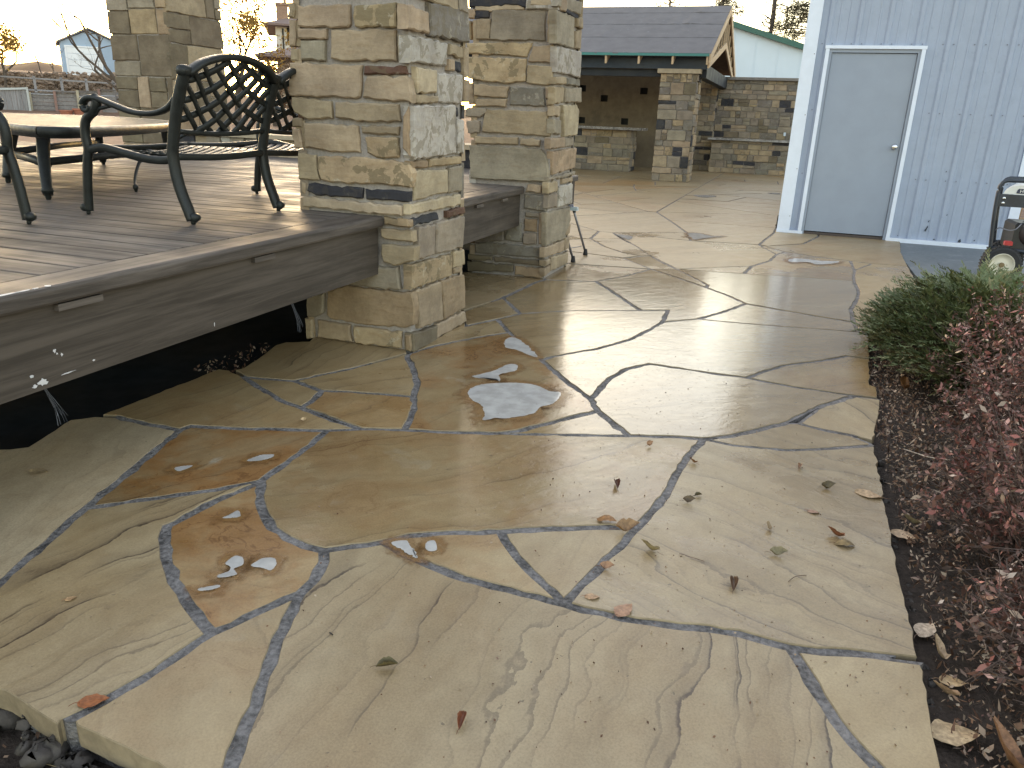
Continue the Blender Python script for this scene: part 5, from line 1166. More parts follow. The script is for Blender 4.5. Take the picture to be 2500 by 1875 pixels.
for s in range(4):
    a,b=LA[1+s],LA[2+s]
    for k in range(6):
        z0=.1+k*(tops[s]-.1)/6; mb=MB(); fbox(mb,60.3,60.34,a+.06,b-.02,z0+.012,z0+(tops[s]-.1)/6-.012); mb.build('plank',M['fenceh'],fe2)
    mb=MB(); fbox(mb,60.1,60.3,a-.02,a+.13,.1,tops[s]+.10); mb.build('fence_post',[M['post'],M['redpost']][s%2],fe2)
    mb=MB(); fbox(mb,60.15,60.45,a+.10,b-.0,tops[s]+.01,tops[s]+.10); mb.build('cap_log',plain('dark_cap_log',(.13,.11,.095),.8),fe2)
fe4=empty('slat_fence',fp(60.4,LA[5],0),label='open dark slatted fence next to the big brown pillar',cat='fence')
for k in range(6):
    mb=MB(); fbox(mb,60.5,60.54,LA[5]+.02,LA[5]+2.4,.35+k*.27,.50+k*.27); mb.build('slat',M['fenceh'],fe4)
for k in range(3):
    mb=MB(); fbox(mb,60.4,60.5,LA[5]+.25+k*.95,LA[5]+.40+k*.95,.1,2.0); mb.build('fence_post',M['joist'],fe4)
fe3=empty('rail_fence',fp(63,LA[2],0),label='dark two-rail ranch fence in front of the rubble wall',cat='fence')
for z0,z1 in ((2.42,2.52),(1.70,1.80)):
    mb=MB(); mb.prism([(LA[0]-1.6,z0+.06),(LA[6]+.6,z0-.10),(LA[6]+.6,z1-.10),(LA[0]-1.6,z1+.06)],lambda p:fp(63,p[0]*1.05,p[1]),lambda p:fp(62.9,p[0]*1.05,p[1])); mb.build('rail',M['fenceh'],fe3)
for l in (LA[0]-1.0,LA[1]+.42,LA[2]+.52,LA[3]+.62,LA[4]+.95):
    mb=MB(); fbox(mb,62.9,63.1,l*1.05-.06,l*1.05+.10,.4,2.62); mb.build('fence_post',M['fenceh'],fe3)
# rubble retaining wall
rw=empty('rubble_wall',fp(66,LA[2]*1.1,0),label='rough brown rubble stone wall below the blue-grey garage',cat='wall')
rr=random.Random(77); mb=MB()
mb2=MB(); fbox(mb2,66.3,68,LA[0]*1.1-1.8,LA[6]*1.1+.3,-.2,2.9); mb2.build('wall_core',M['rubble'],rw)
for k in range(1500):
    l=rr.uniform(LA[0]*1.1-.9,LA[6]*1.1); top=2.75+.30*(l-LA[0]*1.1)/(LA[6]*1.1-LA[0]*1.1)+rr.uniform(-.08,.18); z=rr.uniform(.9,top)
    c=fp(66.2+rr.uniform(-.12,.1),l,z); r_=rr.uniform(.05,.15); i=len(mb.v); mb.lathe([(r_*.6,-r_*.7),(r_*1.2,-r_*.2),(r_*1.1,r_*.35),(r_*.4,r_*.7)],c,'z',6)
    for j in range(i,len(mb.v)): x,y,z_=mb.v[j]; mb.v[j]=(x+rr.gauss(0,r_*.25),y+rr.gauss(0,r_*.25),z_+rr.gauss(0,r_*.2))
mb.build('rubble',M['rubble'],rw,kind='stuff')
# garage
ga=empty('garage',fp(80,lat(-58.3,54.78),3.2),label='small blue-grey gabled garage with a white roller door',cat='garage')
l0=lat(-59.55,53.42); l2=l0+4.75; lm=(l0+l2)/2-.12
mb=MB(); mb.prism([(l0,3.0),(l2,3.0),(l2,5.80),(lm,6.85),(l0,5.80)],lambda p:fp(86,p[0],p[1]),lambda p:fp(80,p[0],p[1])); mb.build('wall',M['garage'],ga)
for (a,za,b,zb) in ((l0-.25,5.72,lm,6.93),(lm,6.93,l2+.3,5.70)):
    mb=MB(); mb.prism([(a,za),(b,zb),(b,zb+.14),(a,za+.14)],lambda p:fp(86.2,p[0],p[1]),lambda p:fp(79.7,p[0],p[1])); mb.build('roof',plain('garage_roof',(.24,.22,.22),.8),ga)
dl,dr2=lat(-59.34,53.65),lat(-57.48,55.64)
mb=MB(); fbox(mb,79.90,79.995,dl-.02,dl+.14,3.0,5.58); fbox(mb,79.90,79.995,dr2-.12,dr2+.02,3.0,5.58); fbox(mb,79.90,79.995,dl+.14,dr2-.12,5.46,5.58); mb.build('door_frame',M['gdoor'],ga)
for k in range(5):
    mb=MB(); fbox(mb,79.95,79.998,dl+.15,dr2-.13,3.0+k*.49+.01,3.0+(k+1)*.49-.012); mb.build('door_panel',M['gdoor'],ga)
for k in range(11):
    mb=MB(); fbox(mb,79.97,79.999,dr2+.05,l2-.02,3.1+k*.245,3.1+k*.245+.225); mb.build('siding_board',M['garage'],ga)
mb=MB(); fbox(mb,79.6,80.0,lm-.06,lm+.16,6.10,6.20); mb.build('floodlight',M['gdoor'],ga)
# hills
hb=MB(); hr=[]
for k in range(60):
    a=R(-75+k*1.6); h=(25+4*math.sin(k*.31)+2*math.sin(k*.83+1))*(1 if k<14 else max(.15,1-.09*(k-14)))
    for d,z in ((330,-5),(420,h*.62),(520,h),(700,h*.9),(900,-5)): hb.v.append((d*math.sin(a),d*math.cos(a),z+ (3*math.sin(k*1.7+d) if z>0 else 0)))
for k in range(59):
    for j in range(4): a=k*5+j; hb.f.append((a,a+5,a+6,a+1))
tag(hb.build('hills',M['hill'],smooth=True),'low brown hills on the horizon behind the garage','hill',kind='structure')
# snow left on the yard
for nm,pl in (('long pale snow strip on the yard behind the bench',[(-13,13.5),(-9,12.5),(-7.2,13.6),(-8.2,16.5),(-10.5,18.8),(-14.5,19.2),(-15.5,16.4)]),('snow strip in front of the rubble wall',None)):
    if pl: 
        Q=densify(smoothpoly(pl,4),.4,.08,rr); 
    else:
        Q=[fp(61.5+.5*math.sin(i),LA[1]+(LA[5]-LA[1])*i/10,0)[:2] for i in range(11)]+[fp(63.9+.3*math.sin(3*i),LA[1]+(LA[5]-LA[1])*i/10,0)[:2] for i in range(10,-1,-1)]
    if area(Q)<0: Q=Q[::-1]
    z=[gz(x,y) for x,y in Q]; n=len(Q); zz=max(z)+.03 if not pl else -.10
    mb=MB(); c=(sum(p[0] for p in Q)/n,sum(p[1] for p in Q)/n)
    if pl: mb.add([(x,y,-.15) for x,y in Q]+[(x*.95+c[0]*.05,y*.95+c[1]*.05,-.10) for x,y in Q]+[(c[0],c[1],-.07)],[(k,(k+1)%n,n+(k+1)%n,n+k) for k in range(n)]+[(n+k,n+(k+1)%n,2*n) for k in range(n)])
    else: mb.add([(x,y,1.42) for x,y in Q]+[(x,y,1.60) for x,y in Q],[(k,(k+1)%n,n+(k+1)%n,n+k) for k in range(n)]+[tuple(range(n,2*n))])
    tag(mb.build('snow_patch',M['snow']),nm,'snow',kind='structure')
# house beyond the seat wall
HD=Vector((-.56,.83,0)).normalized(); HL=Vector((HD.y,-HD.x,0))
def hp(d,l,z): p=HD*d+HL*l; return (p.x,p.y,z)
ho=empty('house',hp(40,2,0),label='cream stucco house with brown hip roofs and a brick chimney seen beside the nearest pillar',cat='house')
def hbox(mb,d0,d1,l0,l1,z0,z1):
    q=[(d0,l0),(d0,l1),(d1,l1),(d1,l0)]
    return mb.add([hp(d,l,z0) for d,l in q]+[hp(d,l,z1) for d,l in q],[(0,1,2,3)[::-1],(4,5,6,7),(0,1,5,4),(1,2,6,5),(2,3,7,6),(3,0,4,7)])
mb=MB(); hbox(mb,80,90,-2.08,9,-.2,8.25); mb.build('wall',M['hwall'],ho)
def hip(l0,l1,d0,d1,z,h,ov,name):
    mb=MB(); q=[hp(d0-ov,l0-ov,z),hp(d0-ov,l1+ov,z),hp(d1+ov,l1+ov,z),hp(d1+ov,l0-ov,z)]
    w=(d1-d0)/2+ov; r=[hp((d0+d1)/2,l0-ov+w,z+h),hp((d0+d1)/2,l1+ov-w,z+h)]
    u=[(x,y,zz-.16) for x,y,zz in q]
    mb.add(q+r+u,[(0,1,5,4),(2,3,4,5),(1,2,5),(3,0,4),(0,6,7,1),(1,7,8,2),(2,8,9,3),(3,9,6,0),(9,8,7,6)]); return mb.build(name,M['hroof'],ho)
hip(-2.08,9,80,90,8.42,1.9,1.0,'upper_roof')
hip(-2.9,9,74,79.9,5.45,1.05,.8,'porch_roof')
for l in (-2.7,-.9,.9,2.7): 
    mb=MB(); hbox(mb,74.1,74.3,l-.09,l+.09,-.2,5.36); mb.build('porch_post',M['ply'],ho)
mb=MB(); hbox(mb,81,82.3,-1.95,-.90,8.2,10.15); mb.build('chimney',M['brick'],ho)
mb=MB(); hbox(mb,80.9,82.4,-2.02,-.84,10.15,10.35); hbox(mb,81.4,81.9,-1.3,-1.0,10.35,10.75); mb.build('chimney_cap',M['brick'],ho)
mb=MB(); hbox(mb,79.9,79.98,-1.50,-1.36,5.9,8.1); mb.build('downpipe',M['joist'],ho)
w_=MB(); hbox(w_,79.92,79.99,-1.07,.4,6.9,8.2); wf=w_.build('window',M['joist'],ho)
# dry clipped hedge, urns
def rnd(n,seed): return np.random.RandomState(seed)
he=empty('hedge',hp(30,-.2,0),label='rounded dry tan hedge under the porch of the cream house',cat='hedge')
q=np.random.RandomState(3); n=5200; th=q.uniform(0,2*np.pi,n); ph=np.arccos(q.uniform(-.1,1,n)); rr_=q.uniform(.75,1.03,n)
cen=np.array([hp(30,-.05,1.35)]); rad=np.array([1.35,1.0,1.36])
dirv=np.stack([np.sin(ph)*np.cos(th),np.sin(ph)*np.sin(th),np.cos(ph)],1); P=cen+dirv*rad*rr_[:,None]; P=P[P[:,2]>0]
def leaves(P,size,q,thin=.45,k=3,bias=None):
    n=len(P); a=q.normal(size=(n,3)); 
    if bias is not None: a=a*.7+np.asarray(bias)
    a/=np.linalg.norm(a,axis=1)[:,None]; b=q.normal(size=(n,3)); b-=a*np.sum(a*b,1)[:,None]; b/=np.linalg.norm(b,axis=1)[:,None]
    s=(np.asarray(size)*q.uniform(.6,1.4,n))[:,None]
    if k==3: return np.stack([P+a*s,P-a*s*.5+b*s*thin,P-a*s*.5-b*s*thin],1)
    return np.stack([P+a*s,P+b*s*thin,P-a*s,P-b*s*thin],1)
cloud('foliage',leaves(P,.09,q,.3),q.uniform(0,1,len(P)),M['hedge'],he)
mb=MB(); mb.tube([hp(30,-.05,-.2),hp(30,-.05,.9)],.25,n=7,taper=(1,.5)); mb.build('trunk',M['bark'],he)

# ---------------------------------------------------------------- trees
def limb_tree(name,base,h,lean,seed,label,cat,depth=5,spread=.6,mat='bark',r0=.14,leaf=None,group=None,dirbias=None,fork=(2,3)):
    r=random.Random(seed); e=empty(name,base,label=label,cat=cat,group=group)
    tr=MB(); br=MB(); tips=[]
    def grow(p,d,L,rad,lev):
        pts=[p]; n=4
        for i in range(n):
            d=(d+Vector((r.gauss(0,.12),r.gauss(0,.12),r.gauss(.04,.08)))).normalized(); p=p+d*(L/n); pts.append(p)
        (tr if lev==0 else br).tube(pts,2*rad,n=6 if lev<2 else 4,taper=(1,.62),cap=False)
        if lev>=depth: tips.append((pts[-1],d)); return
        for k in range(r.randint(*fork)+(1 if lev==0 else 0)):
            nd=d+Vector((r.gauss(0,spread),r.gauss(0,spread),r.gauss(.12,spread*.5)))
            if dirbias is not None: nd=nd+Vector(dirbias)*.35
            nd.normalize(); grow(pts[r.randint(2,n)] if k else pts[-1],nd,L*r.uniform(.55,.82),rad*r.uniform(.42,.62),lev+1)
    grow(Vector(base),(Vector((0,0,1))+Vector(lean)).normalized(),h,r0,0)
    tr.build('trunk',M[mat],e,smooth=True); br.build('branches',M[mat],e,smooth=True)
    if leaf:
        q=np.random.RandomState(seed); T=np.array([list(t[0]) for t in tips]); k=leaf[1]
        P=np.repeat(T,k,0)+q.normal(size=(len(T)*k,3))*leaf[2]
        cloud('foliage',leaves(P,leaf[3],q,.5),q.uniform(0,1,len(P)),M[leaf[0]],e)
    return e
limb_tree('bare_tree',fp(55,lat(-41.9,43.0)*.93+.4,.2),3.6,(-.25,-.25,0),5,'bare tree leaning out from behind the big brown pillar over the garage','tree',6,.50,'bark',.16,None,'bare winter trees',(-.66*.9,-.75*.9,.1))
for k,(dl_,h_,sd,lab) in enumerate(((-1.6,1.3,11,'thin bare shrub at the left of the garage'),(-.75,1.5,12,'taller bare shrub touching the garage corner'))):
    limb_tree('bare_shrub',fp(74,l0+dl_,2.7),h_,(0,0,0),sd,lab,'shrub',4,.42,'bark',.05,None,None,None,(3,4))
limb_tree('golden_tree',fp(64,LA[0]*1.07+.25,.9),1.9,(0,0,0),21,'golden-leaved tree glowing at the far left edge','tree',4,.5,'bark',.12,('autumn',26,.28,.12))
limb_tree('golden_tree',(-35.6,45.0,-.1),2.9,(.1,0,0),23,'thin golden-leaved tree in the glow between two stone pillars','tree',6,.5,'bark',.26,('autumn',9,.26,.11))
limb_tree('golden_tree',(-33.6,46.5,-.1),1.9,(.1,0,0),24,'low golden bush-like tree left of the cream house','tree',5,.6,'bark',.18,('autumn',16,.30,.11))
# conifers: trunk, drooping limbs, needle tufts you can see through
def conifer(base,h,crown0,width,seed,label,dens=1.0,tuft=.20,dead=0.0):
    r=random.Random(seed); q=np.random.RandomState(seed); e=empty('pine_tree',base,label=label,cat='tree')
    MB().tube([base,(base[0]+.1,base[1],base[2]+h*.5),(base[0],base[1],base[2]+h)],.44,n=8,taper=(1,.12)).build('trunk',M['bark'],e,smooth=True)
    br=MB(); P=[]; tuft*=.9
    z=crown0
    while z<h-.2:
        f=(z-crown0)/(h-crown0); L=width*(1-f)**.75*r.uniform(.55,1.1)+.15
        a=r.uniform(0,6.28); p=Vector((base[0],base[1],base[2]+z)); d=Vector((math.cos(a),math.sin(a),r.uniform(-.05,.35)))
        pts=[p+d*(L*t)+Vector((0,0,-.16*L*t*t)) for t in (0,.35,.7,1)]
        br.tube(pts,.075,n=4,taper=(1,.3),cap=False)
        if r.random()>dead:
            m=int(11*dens*L)+2
            for _ in range(m):
                t=r.uniform(.3,1)**.7; c=p+d*(L*t)+Vector((0,0,-.16*L*t*t)); P.append((c.x+r.gauss(0,.16),c.y+r.gauss(0,.16),c.z+r.gauss(0,.10)))
        z+=r.uniform(.05,.13)/max(.5,dens)
    br.build('branches',M['bark'],e)
    P=np.array(P); K=6; PP=np.repeat(P,K,0)+q.normal(size=(len(P)*K,3))*tuft*.55
    cloud('foliage',leaves(PP,tuft,q,.09),np.clip(q.normal(.45,.25,len(PP)),0,1),M['pine'],e)
conifer((-2.25,45,-.1),13,4.6,2.4,1,'tall open pine tree behind the white building',.55,.22,.25)
conifer((-.3,46,-.1),12,3.6,2.2,2,'dense dark conifer close to the shed wall',1.5,.20)
conifer((-5.0,47,-.1),10.5,3.8,2.0,3,'grey-green pine behind the gable end of the shelter',1.2,.20)
conifer((-8.3,50,-.1),9.6,3.2,1.9,4,'small dark pine whose top shows above the shelter roof',.9,.20)
for k,(x,y_,h_,sd,lab) in enumerate(((-12.6,50,3.0,31,'bare brown tree above the left end of the shelter roof'),(-10.4,49,2.6,32,'bare brown tree above the middle of the shelter roof'),(-14.2,52,3.2,33,'bare grey tree half hidden by the second stone pillar'))):
    limb_tree('bare_tree',(x,y_,-.1),h_,(0,0,0),sd,lab,'tree',5,.5,'bark',.14,('hedge',2,.3,.10),'bare winter trees')

# ---------------------------------------------------------------- shrub bed
def juniper():
    e=empty('juniper',(1.0,4.75,-.04),label='low spreading green juniper at the right edge of the patio',cat='shrub')
    q=np.random.RandomState(8); r=random.Random(8); T=[]; Cc=[]; br=MB(); 
    for k in range(2600):
        a=r.uniform(0,2*math.pi); u=math.sqrt(r.random()); 
        ex,ey=.54,1.02
        bx=1.16+ex*u*math.cos(a); by=4.82+ey*u*math.sin(a); dome=max(0,1-u*u)
        z0=.05+.36*dome**.6*r.uniform(.2,1.0)+.10*math.sin(bx*9+by*4)*dome; z0*=1-.45*max(0,min(1,(bx-1.15)/.4))
        out=Vector((math.cos(a)*(.4+u),math.sin(a)*(.4+u),r.uniform(.15,.75)+.4*dome)).normalized(); out=(out+Vector((r.gauss(0,.32),r.gauss(0,.32),r.gauss(0,.18)))).normalized()
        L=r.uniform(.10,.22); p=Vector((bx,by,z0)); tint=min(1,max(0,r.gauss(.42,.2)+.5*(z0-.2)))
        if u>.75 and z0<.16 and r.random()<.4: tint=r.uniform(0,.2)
        side=out.cross(Vector((0,0,1))).normalized(); upv=side.cross(out)
        m=16
        for i in range(m):
            t=(i+.5)/m; c=p+out*(L*t)+Vector((0,0,-.03*t*t)); s=1 if i%2 else -1; ll=.055*(1-.6*t)*r.uniform(.7,1.3)
            d=(out*.9+side*s*.75+upv*r.gauss(0,.35)).normalized(); w=d.cross(upv+side*r.gauss(0,.6)).normalized()*.0058
            T.append(((c+w)[:],(c-w)[:],(c+d*ll)[:])); Cc.append(tint+r.gauss(0,.08))
            if r.random()<.7:
                c2=c+d*ll*.4; d2=(out+d).normalized(); T.append(((c2+w*.8)[:],(c2-w*.8)[:],(c2+d2*ll*.7)[:])); Cc.append(tint+r.gauss(0,.08))
        if k%6==0:
            b0=Vector((1.16+(bx-1.16)*.15,4.82+(by-4.82)*.2,-.03)); br.tube(crom([b0,(b0+p)*.5+Vector((0,0,-.03)),p+out*L*.5],3),.012,n=5,taper=(1,.3),cap=False)
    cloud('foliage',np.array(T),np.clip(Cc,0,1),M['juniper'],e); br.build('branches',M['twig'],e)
juniper()
def barberry(c,rx,ry,h,seed,label,nl=5200,red=.35):
    e=empty('barberry',(c[0],c[1],-.04),label=label,cat='shrub',group='red barberry shrubs in the bed'); r=random.Random(seed); q=np.random.RandomState(seed)
    tw=MB(); tips=[]
    for k in range(330):
        a=r.uniform(0,6.28); u=math.sqrt(r.random()); tx=c[0]+rx*u*math.cos(a); ty=c[1]+ry*u*math.sin(a); tz=h*(1-.75*u*u)*r.uniform(.45,1.08)
        b=Vector((c[0]+(tx-c[0])*.35+r.gauss(0,.03),c[1]+(ty-c[1])*.35+r.gauss(0,.03),-.05)); t=Vector((tx,ty,tz)); mid=(b+t)*.5+Vector((r.gauss(0,.03),r.gauss(0,.03),.03))
        pts=crom([b,mid,t],4); tw.tube(pts,.0058*r.uniform(.6,1.6),n=4,taper=(1,.35),cap=False)
        for s in range(7):
            i=r.randint(3,len(pts)-1); p=Vector(pts[i]); d=Vector((r.gauss(0,1),r.gauss(0,1),r.gauss(.3,.6))).normalized(); l=r.uniform(.03,.11); tw.tube([p,p+d*l],.0028,n=3,taper=(1,.4),cap=False); tips.append((p,d,l))
    P=[]
    for i in range(nl):
        p,d,l=tips[r.randrange(len(tips))]; P.append(tuple(p+d*(l*r.random())+Vector((r.gauss(0,.008),r.gauss(0,.008),r.gauss(0,.008)))))
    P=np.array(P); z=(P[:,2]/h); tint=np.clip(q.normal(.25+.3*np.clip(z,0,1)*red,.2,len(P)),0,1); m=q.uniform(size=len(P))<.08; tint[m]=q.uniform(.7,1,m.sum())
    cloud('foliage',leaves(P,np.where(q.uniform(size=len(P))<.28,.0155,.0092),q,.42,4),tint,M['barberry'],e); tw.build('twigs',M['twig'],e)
barberry((1.18,3.98),.46,.58,.76,51,'barberry with the brightest red leaves next to the green juniper',9000,1.1)
barberry((1.08,3.15),.46,.52,.64,52,'dark red barberry in the middle of the bed between two others',9500,.6)
barberry((.99,2.46),.48,.52,.58,53,'twiggy brown barberry nearest the bottom right corner',9000,.4)
barberry((.94,1.84),.42,.42,.42,54,'sparse twiggy barberry at the right edge beside large fallen leaves',5200,.25)
# leaf litter and crumbs that nobody could count
q=np.random.RandomState(70); n=6500
X=.50+np.abs(q.normal(0,.28,n)); Y=q.uniform(1.2,5.2,n); Z=-.035+q.uniform(0,.028,n)
tag(cloud('leaf_litter',leaves(np.stack([X,Y,Z],1),np.where(q.uniform(size=n)<.12,.013,.0065),q,.5,4,(0,0,.0)),q.uniform(0,1,n),M['litter'],None),'fine brown leaf litter over the soil of the shrub bed','leaf litter',kind='stuff')
n=1700; X=.49+np.abs(q.normal(0,.22,n)); Y=q.uniform(1.2,4.6,n); Z=-.034+q.uniform(0,.02,n)
tag(cloud('wood_chips',leaves(np.stack([X,Y,Z],1),np.where(q.uniform(size=n)<.3,.018,.010),q,.16,4,(0,0,0)),q.uniform(0,1,n),M['litter'],None),'thin dark wood chips and stalks mixed into the soil of the bed','wood chips',kind='stuff')
n=420; X=q.uniform(-2.75,-2.12,n); Y=q.uniform(2.95,3.5,n)
tag(cloud('leaf_litter',leaves(np.stack([X,Y,np.full(n,-.075)+q.uniform(0,.02,n)],1),.011,q,.4,4),q.uniform(0,1,n),M['litter'],None),'dry leaf litter caught under the deck beside the nearest pillar','leaf litter',kind='stuff')
n=900; X=q.uniform(-1.7,.47,n); Y=.95+np.abs(q.normal(0,1.3,n)); keep=(X>-1.1-.1*Y)&(q.uniform(size=n)<np.where(X>-.4,1,.3)); 
P=np.stack([X,Y,np.full(n,.0025)],1)[keep]
tag(cloud('crumbs',leaves(P,.0032,q,.7,4),q.uniform(0,1,len(P)),M['litter'],None),'tiny crumbs of leaf and grit scattered on the flagstones','debris',kind='stuff')
n=1500; X=q.uniform(-2.2,-.5,n); Y=q.uniform(.35,.98,n); P=np.stack([X,Y,-.10+q.uniform(0,.02,n)],1)
tag(cloud('crumbs',leaves(P,.006,q,.7,4),q.uniform(0,1,n),M['litter'],None),'grit and crumbs on the bare soil at the near left corner','debris',kind='stuff')
gt=empty('grass_tuft',(-1.12,.80,-.10),label='small green and straw grass tuft against the near patio edge',cat='grass'); T=[];Cc=[]
r=random.Random(4)
for k in range(150):
    b=Vector((-1.12+r.gauss(0,.045),.80+r.gauss(0,.02),-.10)); d=Vector((r.gauss(-.2,.5),r.gauss(-.3,.4),1)).normalized(); L=r.uniform(.02,.075); w=Vector((r.gauss(0,1),r.gauss(0,1),0)).normalized()*.0016
    T.append(((b+w)[:],(b-w)[:],(b+d*L)[:])); Cc.append(r.choice([0,.1,.4,.5,1]))
for k in range(16):
    b=Vector((-1.16+r.gauss(0,.05),.79+r.gauss(0,.02),-.095)); m=b+Vector((r.gauss(-.04,.04),r.gauss(-.03,.03),.03)); t=m+Vector((r.gauss(-.05,.04),r.gauss(-.04,.03),-.02)); w=Vector((.0,.0013,0))
    for a,c_ in ((b,m),(m,t)): T.append(((a+w)[:],(a-w)[:],c_[:])); Cc.append(1.0)
cloud('blades',np.array(T),Cc,M['grass'],gt)
# fallen leaves
def leafmesh(size,kind,r):
    """one dry leaf with midrib fold, toothed edge and stalk"""
    n=9; L=size; vs=[];fs=[]
    for i in range(n+1):
        t=i/n; w=.40*size*(math.sin(math.pi*min(1,t*.93+.05))**.75)*(1-.35*t)*(1+r.uniform(-.10,.10))
        x=(t-.5)*L
        for s in (-1,-.5,0,.5,1):
            y=s*w
            z=.003+abs(s)*w*.18
            if kind=='flat': z+=.05*size*math.sin(t*4+s*2)
            if kind=='fold': z=.004+abs(s)*w*1.1+.05*size*t; y=s*w*.55
            if kind=='arch': z=.004+.26*size*math.sin(math.pi*t)-abs(s)*w*.35
            if kind=='curl': z=.004+.34*size*abs(t-.4)**1.3*2+(s*w)*.55*math.sin(t*3)+abs(s)**2*w*.8; y=s*w*(.75-.25*t)
            vs.append((x+(s*s)*size*.04,y,max(.0022,z+r.uniform(-.02,.02)*size)))
    for i in range(n):
        for k in range(4): a=i*5+k; fs.append((a,a+1,a+6,a+5))
    return vs,fs
lr=random.Random(99)
for x,y_,size,rot,kind,col,lab in LEAVES:
    z=0.0 if x<.46 and not (y_<.95 and x<-1.1) else -.028
    if y_<.93 and x<-1.2: z=-.085
    e=empty('fallen_leaf',(x,y_,z+.001),R(rot),label=lab,cat='leaf',group='fallen leaves')
    vs,fs=leafmesh(size*1.35,kind,lr); mb=MB(); mb.add(vs,fs); o=mb.build('blade',M['leaf'],e,local=True,smooth=True); c=tuple(float(k)*m_ for k,m_ in zip(col.split(','),(.95,.86,.72))); o.color=(*c,1)
    L=size; st=MB(); st.tube(crom([(-.55*L,0,.006),(-.8*L,.06*L,.006),(-1.05*L,.02*L*lr.uniform(-4,4),.004)],4),.0016,n=4,taper=(1,.6)); o=st.build('stalk',M['leaf'],e,local=True); o.color=(c[0]*.6,c[1]*.5,c[2]*.5,1)
for pts,w,col,lab in (([(.147,2.02,.004),(.165,2.05,.007),(.195,2.075,.004)],.002,(.10,.06,.03,1),'thin bent twig on the right-hand flagstone below the olive leaf'),([(-.16,2.05,.004),(-.13,2.04,.006),(-.085,2.035,.004)],.0018,(.16,.10,.06,1),'straight reddish twig right of the triangle stone'),
    ([(.58,3.27,-.02),(.66,3.17,.0),(.72,3.12,.02)],.004,(.60,.52,.42,1),'long pale straw on the soil beside the darker barberry'),([(-.905,1.345,.003),(-.892,1.337,.006)],.004,(.02,.015,.01,1),'short black twig on the flagstone left of the dark-veined one')):
    mb=MB(); c=np.mean(np.array(pts),0); mb.tube(crom(pts,4),w,n=5); o=mb.build('twig',M['leaf'],None,center=True); o.color=col; tag(o,lab,'twig')

# ---------------------------------------------------------------- wheeled machine beside the shed
mc=empty('pressure_washer',(2.05,7.74,-.012),label='wheeled machine with a white tank in a black tube frame at the right edge',cat='pressure washer')
for yy,sx_ in ((7.72,0.0),(8.22,.125)):
    wh=MB(); wh.lathe([(.085,-.045),(.098,-.052),(.135,-.052),(.152,-.040),(.158,-.018),(.158,.018),(.152,.040),(.135,.052),(.098,.052),(.085,.045)],(1.80+sx_,yy,.148),'y',36,False)
    for k in range(36):
        a=2*math.pi*k/36
        for s in (-1,1):
            c=(1.80+sx_+.1545*math.cos(a+s*.045),yy+s*.024,.148+.1545*math.sin(a+s*.045)); wh.box((c[0]-.006,c[1]-.020,c[2]-.005),(c[0]+.006,c[1]+.020,c[2]+.005))
    w=wh.build('wheel',M['black'],mc,smooth=False)
    rm=MB(); rm.lathe([(.098,-.05),(.100,.050),(.096,.058),(.090,.050),(.075,.034),(.050,.030),(.026,.040),(.018,.040)],(1.80+sx_,yy,.148),'y',36); rm.build('rim',M['rim'],w,smooth=True)
    hb_=MB(); hb_.lathe([(.022,.02),(.022,.050),(.016,.055),(.006,.055)],(1.80+sx_,yy,.148),'y',16); hb_.build('hub',plain('hub_bronze',(.20,.15,.08),.5,.5),w)
    MB().tube([(p.x+sx_,p.y,p.z) for p in crom([(1.703,yy+.03,.26),(1.672,yy+.03,.55),(1.662,yy+.03,.76),(1.672,yy+.03,.815),(1.70,yy+.03,.842),(1.76,yy+.03,.848),(2.05,yy+.03,.852),(2.36,yy+.03,.848),(2.42,yy+.03,.82),(2.44,yy+.03,.74),(2.44,yy+.03,.20)],6)],.032,n=12).build('tube_frame',M['frame'],mc,smooth=True)
MB().tube([(1.70,7.75,.28),(2.44,7.75,.24)],.03,n=10).build('lower_tube',M['frame'],mc,smooth=True)
MB().tube([(1.83,8.25,.28),(2.56,8.25,.24)],.03,n=10).build('lower_tube',M['frame'],mc,smooth=True)
MB().tube([(1.80,7.70,.148),(1.925,8.24,.148)],.02,n=10).build('axle',M['steel'],mc,smooth=True)
MB().box((1.672,7.742,.632),(2.44,7.750,.735),.001).build('tank_panel',M['frame'],mc)
for z in (.702,.662): MB().lathe([(.012,0),(.011,.008),(.004,.011)],(1.712,7.742,z),'y',12).build('bolt',M['chrome'],mc)
tk=MB(); prof=[(1.705,.737),(1.712,.752),(1.735,.775),(1.77,.800),(1.82,.812),(2.3,.812),(2.36,.79),(2.39,.737)]
tk.prism(prof,lambda p:(p[0]+.11,8.22,p[1]),lambda p:(p[0],7.77,p[1])); tkk=tk.build('tank',M['tank'],mc)
bd=MB(); bd.prism([(1.800,.748),(1.806,.775),(1.815,.785),(2.0,.785),(2.0,.745),(1.806,.745)],lambda p:(p[0],7.770,p[1]),lambda p:(p[0],7.764,p[1])); bd.build('badge',M['badge'],tkk)
tc=bpy.data.curves.new('lettering','FONT'); tc.body='HO'; tc.size=.040; tc.extrude=.001; tmp=bpy.data.objects.new('tmp',tc); COL.objects.link(tmp)
bpy.context.view_layer.update(); me=bpy.data.meshes.new_from_object(tmp.evaluated_get(bpy.context.evaluated_depsgraph_get())); bpy.data.objects.remove(tmp)
me.transform(Matrix.Translation((1.822-2.05,7.7625-7.74,.752+.012))@Matrix.Rotation(R(90),4,'X')); me.materials.clear(); me.materials.append(M['tank']); lt=bpy.data.objects.new('lettering',me); COL.objects.link(lt); lt.parent=tkk
MB().bevbox((1.86,7.80,.27),(2.30,8.18,.50),.02).build('engine',plain('engine_block',(.022,.022,.024),.5,0,.4,18,.3),mc)
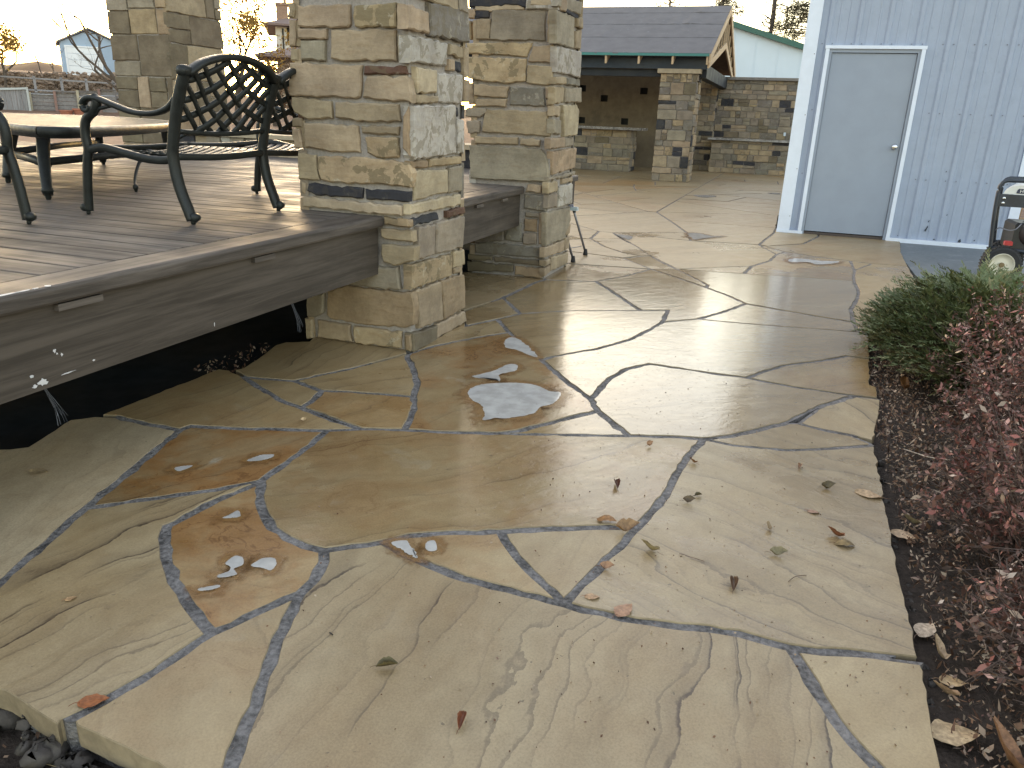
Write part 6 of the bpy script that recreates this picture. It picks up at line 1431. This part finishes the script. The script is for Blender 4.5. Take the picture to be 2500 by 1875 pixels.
MB().lathe([(.10,-.08),(.12,-.06),(.12,.06),(.09,.09)],(2.02,7.86,.42),'y',20).build('recoil_cover',plain('dark_cover',(.045,.035,.035),.5),mc,smooth=True)
MB().bevbox((1.80,7.74,.31),(1.86,7.80,.345),.006).build('fuel_cap',M['red'],mc)
MB().tube(crom([(1.70,7.76,.42),(1.73,7.73,.455),(1.80,7.72,.44),(1.86,7.76,.45),(1.90,7.78,.50)],5),.010,n=6).build('hose',M['steel'],mc,smooth=True)
MB().tube(crom([(1.62,7.60,.0),(1.50,7.55,.004),(1.42,7.60,.004),(1.30,7.62,.002)],5),.016,n=6).build('rubber_hose',M['black'],mc,smooth=True)
# split logs and boards stacked behind the shed corner
lg=random.Random(12)
LW=['pale split log lowest in the stack behind the machine','brown log second from the bottom of the stack behind the machine','pale board laid across the stacked logs behind the machine','thick brown log upright at the right of the stack','dark log near the top of the stack behind the machine','short log leaning on the shed corner behind the machine']
for k,(x,y_,z,L_,rad) in enumerate(((2.62,10.3,.06,.9,.075),(2.62,10.28,.22,.9,.07),(2.60,10.20,.33,.8,.03),(2.95,10.5,.5,.95,.09),(2.75,10.6,.48,.6,.07),(2.55,10.9,.40,.8,.06))):
    mb=MB(); 
    if k in (3,5): mb.tube([(x,y_,z-.6),(x+.03,y_,z+.25),(x+.06,y_,z+L_*.7)],2*rad,n=9)
    else: mb.tube([(x-.15,y_,z),(x+L_*.4,y_+.02,z+.01),(x+L_,y_,z)],2*rad,2*rad*(.5 if k==2 else 1),n=9,sup=.8)
    tag(mb.build('log',M['log'],None,center=True),LW[k],'log','stacked logs behind the machine')
# terracotta pots by the far fence
for k,(l,s,lab) in enumerate(((LA[2]+.55,.40,'wide terracotta pot at the foot of the plank fence'),(LA[3]+.10,.50,'taller terracotta pot beside the bench arm scroll'))):
    c=fp(58.6,l,.12); mb=MB(); mb.lathe([(.5*s,0),(.80*s,.45*s),(.95*s,1.0*s),(1.05*s,1.02*s),(1.05*s,1.2*s),(.9*s,1.2*s),(.85*s,.9*s)],c,'z',18); pb=mb.build('pot',M['terracotta'],None,smooth=False); tag(pb,lab,'pot')
